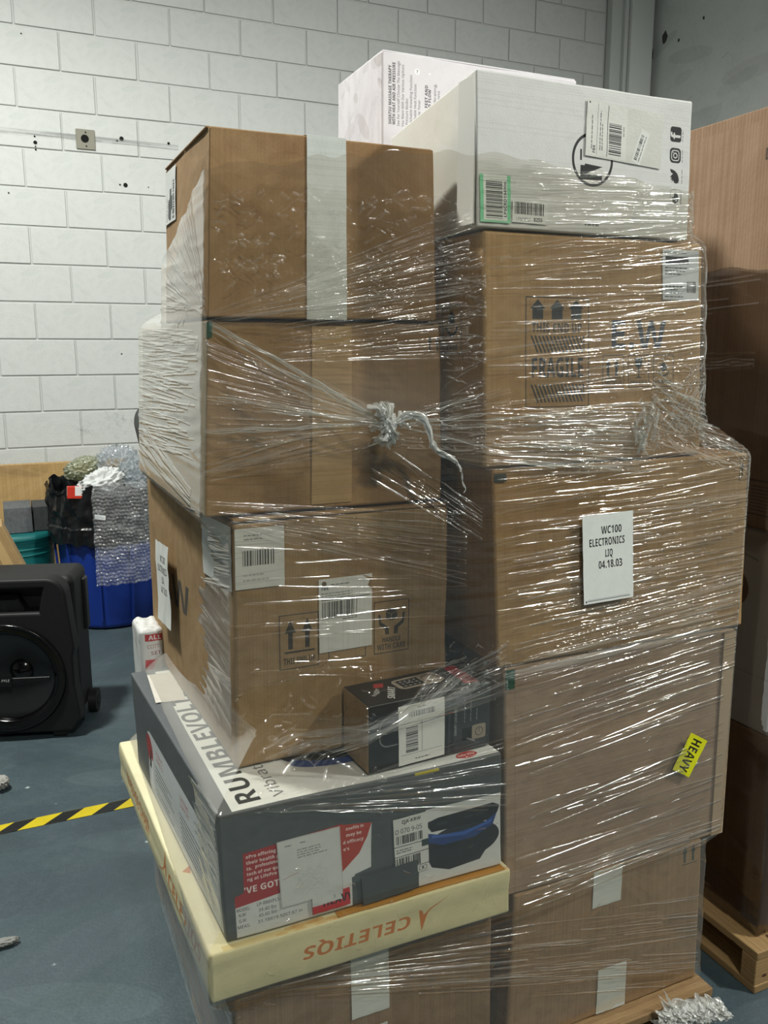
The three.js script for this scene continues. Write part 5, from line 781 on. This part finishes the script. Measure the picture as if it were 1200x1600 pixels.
  mesh('side_rail', rbox(0.02, 0.2, 0.05, 0.008, W / 2 - 0.012, 0.43, -0.12), mid, t);
}
// ---------------------------------------------------------------- waste bin, its bag and what is heaped on it
{
  const cx = 0.235, cz = 0.80, hR = 0.50;
  const bin = thing('waste_bin', 'blue plastic waste bin half hidden behind the wrapped load', 'bin', [cx, 0, cz]);
  const blue = std('#15358c', 0.42);
  const L = (p, n = 56) => new THREE.LatheGeometry(p.map(([a, b]) => new THREE.Vector2(a, b)), n);
  mesh('tub', L([[0.001, 0.004], [0.205, 0.004], [0.222, 0.012], [0.226, 0.03], [0.25, 0.50], [0.252, 0.58], [0.262, 0.585], [0.262, 0.61], [0.246, 0.612], [0.24, 0.58], [0.22, 0.03], [0.001, 0.03]]), blue, bin);
  for (let i = 0; i < 10; i++) { const a = i / 10 * 6.283 + 0.3; mesh('rib', rbox(0.014, 0.4, 0.012, 0.004, 0, 0.25, 0).rotateX(0.049).translate(0, 0, 0.2385).rotateY(a), blue, bin); }
  const bag = new THREE.CylinderGeometry(0.272, 0.266, 0.28, 140, 60, true), p = bag.attributes.position; // liner pulled over the rim
  for (let i = 0; i < p.count; i++) { const x = p.getX(i), y = p.getY(i), z = p.getZ(i), a = Math.atan2(z, x), low = sstep(-0.09, -0.14, y); const fold = (1 - Math.abs(n3(Math.cos(a) * 3, Math.sin(a) * 3, y * 5 + 2))) ** 3 * 0.016 + n3(Math.cos(a) * 9, Math.sin(a) * 9, y * 12) * 0.006; const k = 1 + fold / 0.27 * (1 - 0.3 * low) + (y < -0.06 ? 0.03 : 0) ; p.setXYZ(i, x * k, y + (y > 0.12 ? 0.03 * n2(Math.cos(a) * 2, Math.sin(a) * 2) : y < -0.12 ? 0.012 * n2(Math.cos(a) * 3, 5 + Math.sin(a) * 3) : 0), z * k); }
  bag.computeVertexNormals();
  tag(mesh('bin_liner', bag.translate(cx, 0.58, cz), std('#141517', 0.3, { side: THREE.DoubleSide })), 'black shiny bin liner pulled over the rim of the blue bin', 'bin bag');
  const lump = (s, rx, ry, rz, det, amp = 0.3, f = 2.2) => { const i0 = new THREE.IcosahedronGeometry(1, det); i0.deleteAttribute('uv'); i0.deleteAttribute('normal'); const g = mergeVertices(i0, 1e-5), q = g.attributes.position; for (let i = 0; i < q.count; i++) { const v = V(q.getX(i), q.getY(i), q.getZ(i)), k = 0.85 + amp * ((1 - Math.abs(n3(v.x * f + s, v.y * f, v.z * f))) ** 2 - 0.4) + amp * 0.25 * n3(v.x * f * 3 + s, v.y * f * 3, v.z * f * 3); q.setXYZ(i, v.x * k * rx, v.y * k * ry, v.z * k * rz); } g.computeVertexNormals(); return g; };
  const clear = phys(0xf2f5f7, 0.1, { transmission: 0.9, thickness: 0, side: THREE.DoubleSide });
  // what fills the bag, seen at the rim
  tag(mesh('packing_waste', lump(9, 0.23, 0.09, 0.22, 12).translate(cx, 0.63, cz), std('#5a5b5c', 0.8)), 'grey packing waste filling the lined bin', 'rubbish');
  // bubble film: a heap above the rim and a sheet hanging down the front
  const bubbles = (w, h, pitch, place) => { const nx = Math.round(w / pitch * 8), ny = Math.round(h / pitch * 8), q = [], id = []; for (let j = 0; j <= ny; j++) for (let i = 0; i <= nx; i++) { const u = i / nx * w, v = j / ny * h, row = Math.floor(v / pitch), du = ((u + (row % 2) * pitch / 2) % pitch) / pitch - 0.5, dv = (v % pitch) / pitch - 0.5, r2 = (du * du + dv * dv) * 4.9, b = r2 < 1 ? Math.sqrt(1 - r2) * pitch * 0.36 : 0; const [P, N] = place(u / w, v / h); P.addScaledVector(N, b); q.push(P.x, P.y, P.z); } for (let j = 0; j < ny; j++) for (let i = 0; i < nx; i++) { const k = j * (nx + 1) + i; id.push(k, k + 1, k + nx + 1, k + 1, k + nx + 2, k + nx + 1); } const o = new THREE.BufferGeometry(); o.setAttribute('position', new THREE.Float32BufferAttribute(q, 3)); o.setIndex(id); o.computeVertexNormals(); return o; };
  const bub = phys(0xf8fafb, 0.08, { transmission: 0.87, thickness: 0, ior: 1.9, side: THREE.DoubleSide });
  const bw = thing('bubble_wrap', 'clear bubble wrap heaped on the bin and hanging down its front', 'bubble wrap', [0, 0, 0]);
  mesh('hanging_sheet', bubbles(0.27, 0.47, 0.017, (u, v) => { const y = 0.74 - v * 0.49, a = lerp(-0.32, 0.62, u) , r = 0.302 + 0.012 * n2(u * 4, v * 5) + (v < 0.12 ? -0.03 * (1 - v / 0.12) : 0) + 0.01 * v; return [V(cx + Math.sin(a) * r, y + 0.006 * n2(u * 6, 8), cz + Math.cos(a) * r), V(Math.sin(a), 0, Math.cos(a))]; }), bub, bw);
  mesh('heap', lump(21, 0.125, 0.13, 0.12, 30, 0.35, 3.2).translate(cx + 0.055, 0.775, cz + 0.1), phys(0xf2f5f7, 0.1, { transmission: 0.8, thickness: 0, ior: 1.9, side: THREE.DoubleSide }), bw);
  mesh('heap', lump(25, 0.09, 0.09, 0.1, 24, 0.35, 3.2).translate(cx + 0.12, 0.74, cz + 0.12), phys(0xf2f5f7, 0.12, { transmission: 0.8, thickness: 0, side: THREE.DoubleSide }), bw);
  tag(mesh('paper_wrap', lump(31, 0.11, 0.06, 0.05, 14, 0.5, 1.6).rotateZ(0.35).translate(cx - 0.045, 0.735, cz + 0.21), std('#d7d9d8', 0.8)), 'crumpled white paper lying on the filled bin', 'paper');
  tag(mesh('plastic_wrapper', lump(41, 0.09, 0.055, 0.06, 16, 0.35, 2.4).rotateZ(0.3).translate(cx - 0.115, 0.80, cz + 0.12), phys(0xc9cdb4, 0.15, { transmission: 0.6, thickness: 0, side: THREE.DoubleSide })), 'crumpled greenish clear wrapper at the left of the bin heap', 'wrapper');
  const rf = new Face(0.1, 0.05, '#c8321f', 900, 0.05); rf.rect(0.035, 0.012, 0.06, 0.038, '#e8e8e6'); rf.poly([[0.06, 0.02], [0.085, 0.012], [0.085, 0]], '#c8321f');
  const rm = std('#c8321f', 0.5); tag(mesh('torn_packet', rbox(0.1, 0.06, 0.02, 0.004).rotateZ(-0.06).translate(cx - 0.15, 0.70, cz + 0.225), std(0xffffff, 0.5, { map: rf.done() })), 'red and white torn packet sticking out of the bin liner', 'packet');
  tag(mesh('paper_slip', rbox(0.05, 0.022, 0.002, 0.0008).rotateZ(-0.15).rotateY(-0.25).translate(cx - 0.065, 0.585, cz + 0.3), std('#dcdedd', 0.7)), 'small white slip caught on the bin liner beside the bubble wrap', 'paper');
}
// ---------------------------------------------------------------- teal tub and two small dark cartons on it, beside the bin
{
  const t = thing('storage_tub', 'teal round storage tub beside the blue bin', 'tub', [-0.205, 0, 0.61]);
  const teal = std('#176b6b', 0.45), L = (p) => new THREE.LatheGeometry(p.map(([a, b]) => new THREE.Vector2(a, b)), 48);
  mesh('tub', L([[0.001, 0.003], [0.16, 0.003], [0.17, 0.02], [0.19, 0.42], [0.2, 0.425], [0.2, 0.45], [0.188, 0.452], [0.165, 0.03], [0.001, 0.03]]), teal, t);
  mesh('lid', L([[0.001, 0.47], [0.19, 0.468], [0.206, 0.462], [0.208, 0.44], [0.202, 0.438], [0.198, 0.455], [0.001, 0.458]]), teal, t);
  for (const y of [0.36, 0.39]) mesh('band', new THREE.TorusGeometry(0.187 + (y - 0.36) * 0.05, 0.005, 8, 48).rotateX(Math.PI / 2).translate(0, y, 0), teal, t);
  carton({ x0: -0.245, x1: -0.118, y0: 0.471, y1: 0.6, z0: 0.53, z1: 0.75, seed: 51, r: 0.003, dent: 0.0006 }, 'small mid grey carton on the teal tub, left of its darker twin', { base: '#5f6265', rough: 0.6 });
  carton({ x0: -0.113, x1: -0.035, y0: 0.471, y1: 0.595, z0: 0.52, z1: 0.73, seed: 52, r: 0.003, dent: 0.0006 }, 'small charcoal carton on the teal tub, against the bin liner', { base: '#3a3c3f', rough: 0.6 });
}
// ---------------------------------------------------------------- flattened carton against the wall, leaning carton at the left edge, black case
{
  const t = thing('flat_carton', 'big flattened tan carton leaning on the white block wall behind the bin', 'box', [0.0, 0.0, 0.2]);
  t.rotation.x = -0.12;
  for (let i = 0; i < 2; i++) mesh('panel', rbox(1.25 - i * 0.02, 0.735 - i * 0.012, 0.007, 0.003, -0.2, 0.37, 0.016 - i * 0.011), plainCard(i ? '#a98a58' : '#b6945f'), t);
  mesh('fold_edge', rbox(1.25, 0.02, 0.022, 0.008, -0.2, 0.735, 0.008), plainCard('#c2a06c'), t);
  const c = carton({ x0: -0.16, x1: 0.16, y0: 0.0, y1: 0.62, z0: -0.08, z1: 0.08, seed: 61, r: 0.004 }, 'tan carton tilted against the loudspeaker at the left edge', { base: '#a98a5c' });
  c.t.position.set(-0.174, 0.06, 1.62); c.t.rotation.set(0, 0, 0.376);
  const wl = paperMat(new Face(0.05, 0.08, '#dfe0dc', 900, 0.05).done(), 0.6);
  sticker(c, 'packing_tape', 'front', 0.255, 0.30, 0.035, 0.3, std('#c7a877', 0.35), { label: 'shiny tape' }); sticker(c, 'paper_label', 'front', 0.222, 0.36, 0.028, 0.1, wl, { label: 'white label' });
  const k = thing('hard_case', 'tall black hard case, only its rounded edge shows behind the taped carton', 'case', [0.36, 0, 2.9]);
  const cs = new THREE.Shape(); cs.moveTo(-0.1, 0.035); cs.lineTo(-0.12, 0.7); cs.lineTo(-0.165, 0.9); cs.lineTo(-0.2, 1.0); cs.lineTo(-0.226, 1.1); cs.lineTo(-0.237, 1.16); cs.quadraticCurveTo(-0.24, 1.205, -0.2, 1.21); cs.lineTo(0.2, 1.21); cs.quadraticCurveTo(0.245, 1.205, 0.236, 1.10); cs.lineTo(0.15, 0.035); cs.closePath();
  mesh('shell', new THREE.ExtrudeGeometry(cs, { depth: 0.16, bevelEnabled: true, bevelThickness: 0.02, bevelSize: 0.012, bevelSegments: 4, curveSegments: 12 }).translate(0, 0, -0.08), std('#1b1c1d', 0.5), k);
  for (const s of [-1, 1]) mesh('wheel', new THREE.CylinderGeometry(0.03, 0.03, 0.03, 18).rotateZ(Math.PI / 2).translate(s * 0.1, 0.0305, 0), std('#111', 0.6), k);
}
renderer.render(scene, camera);
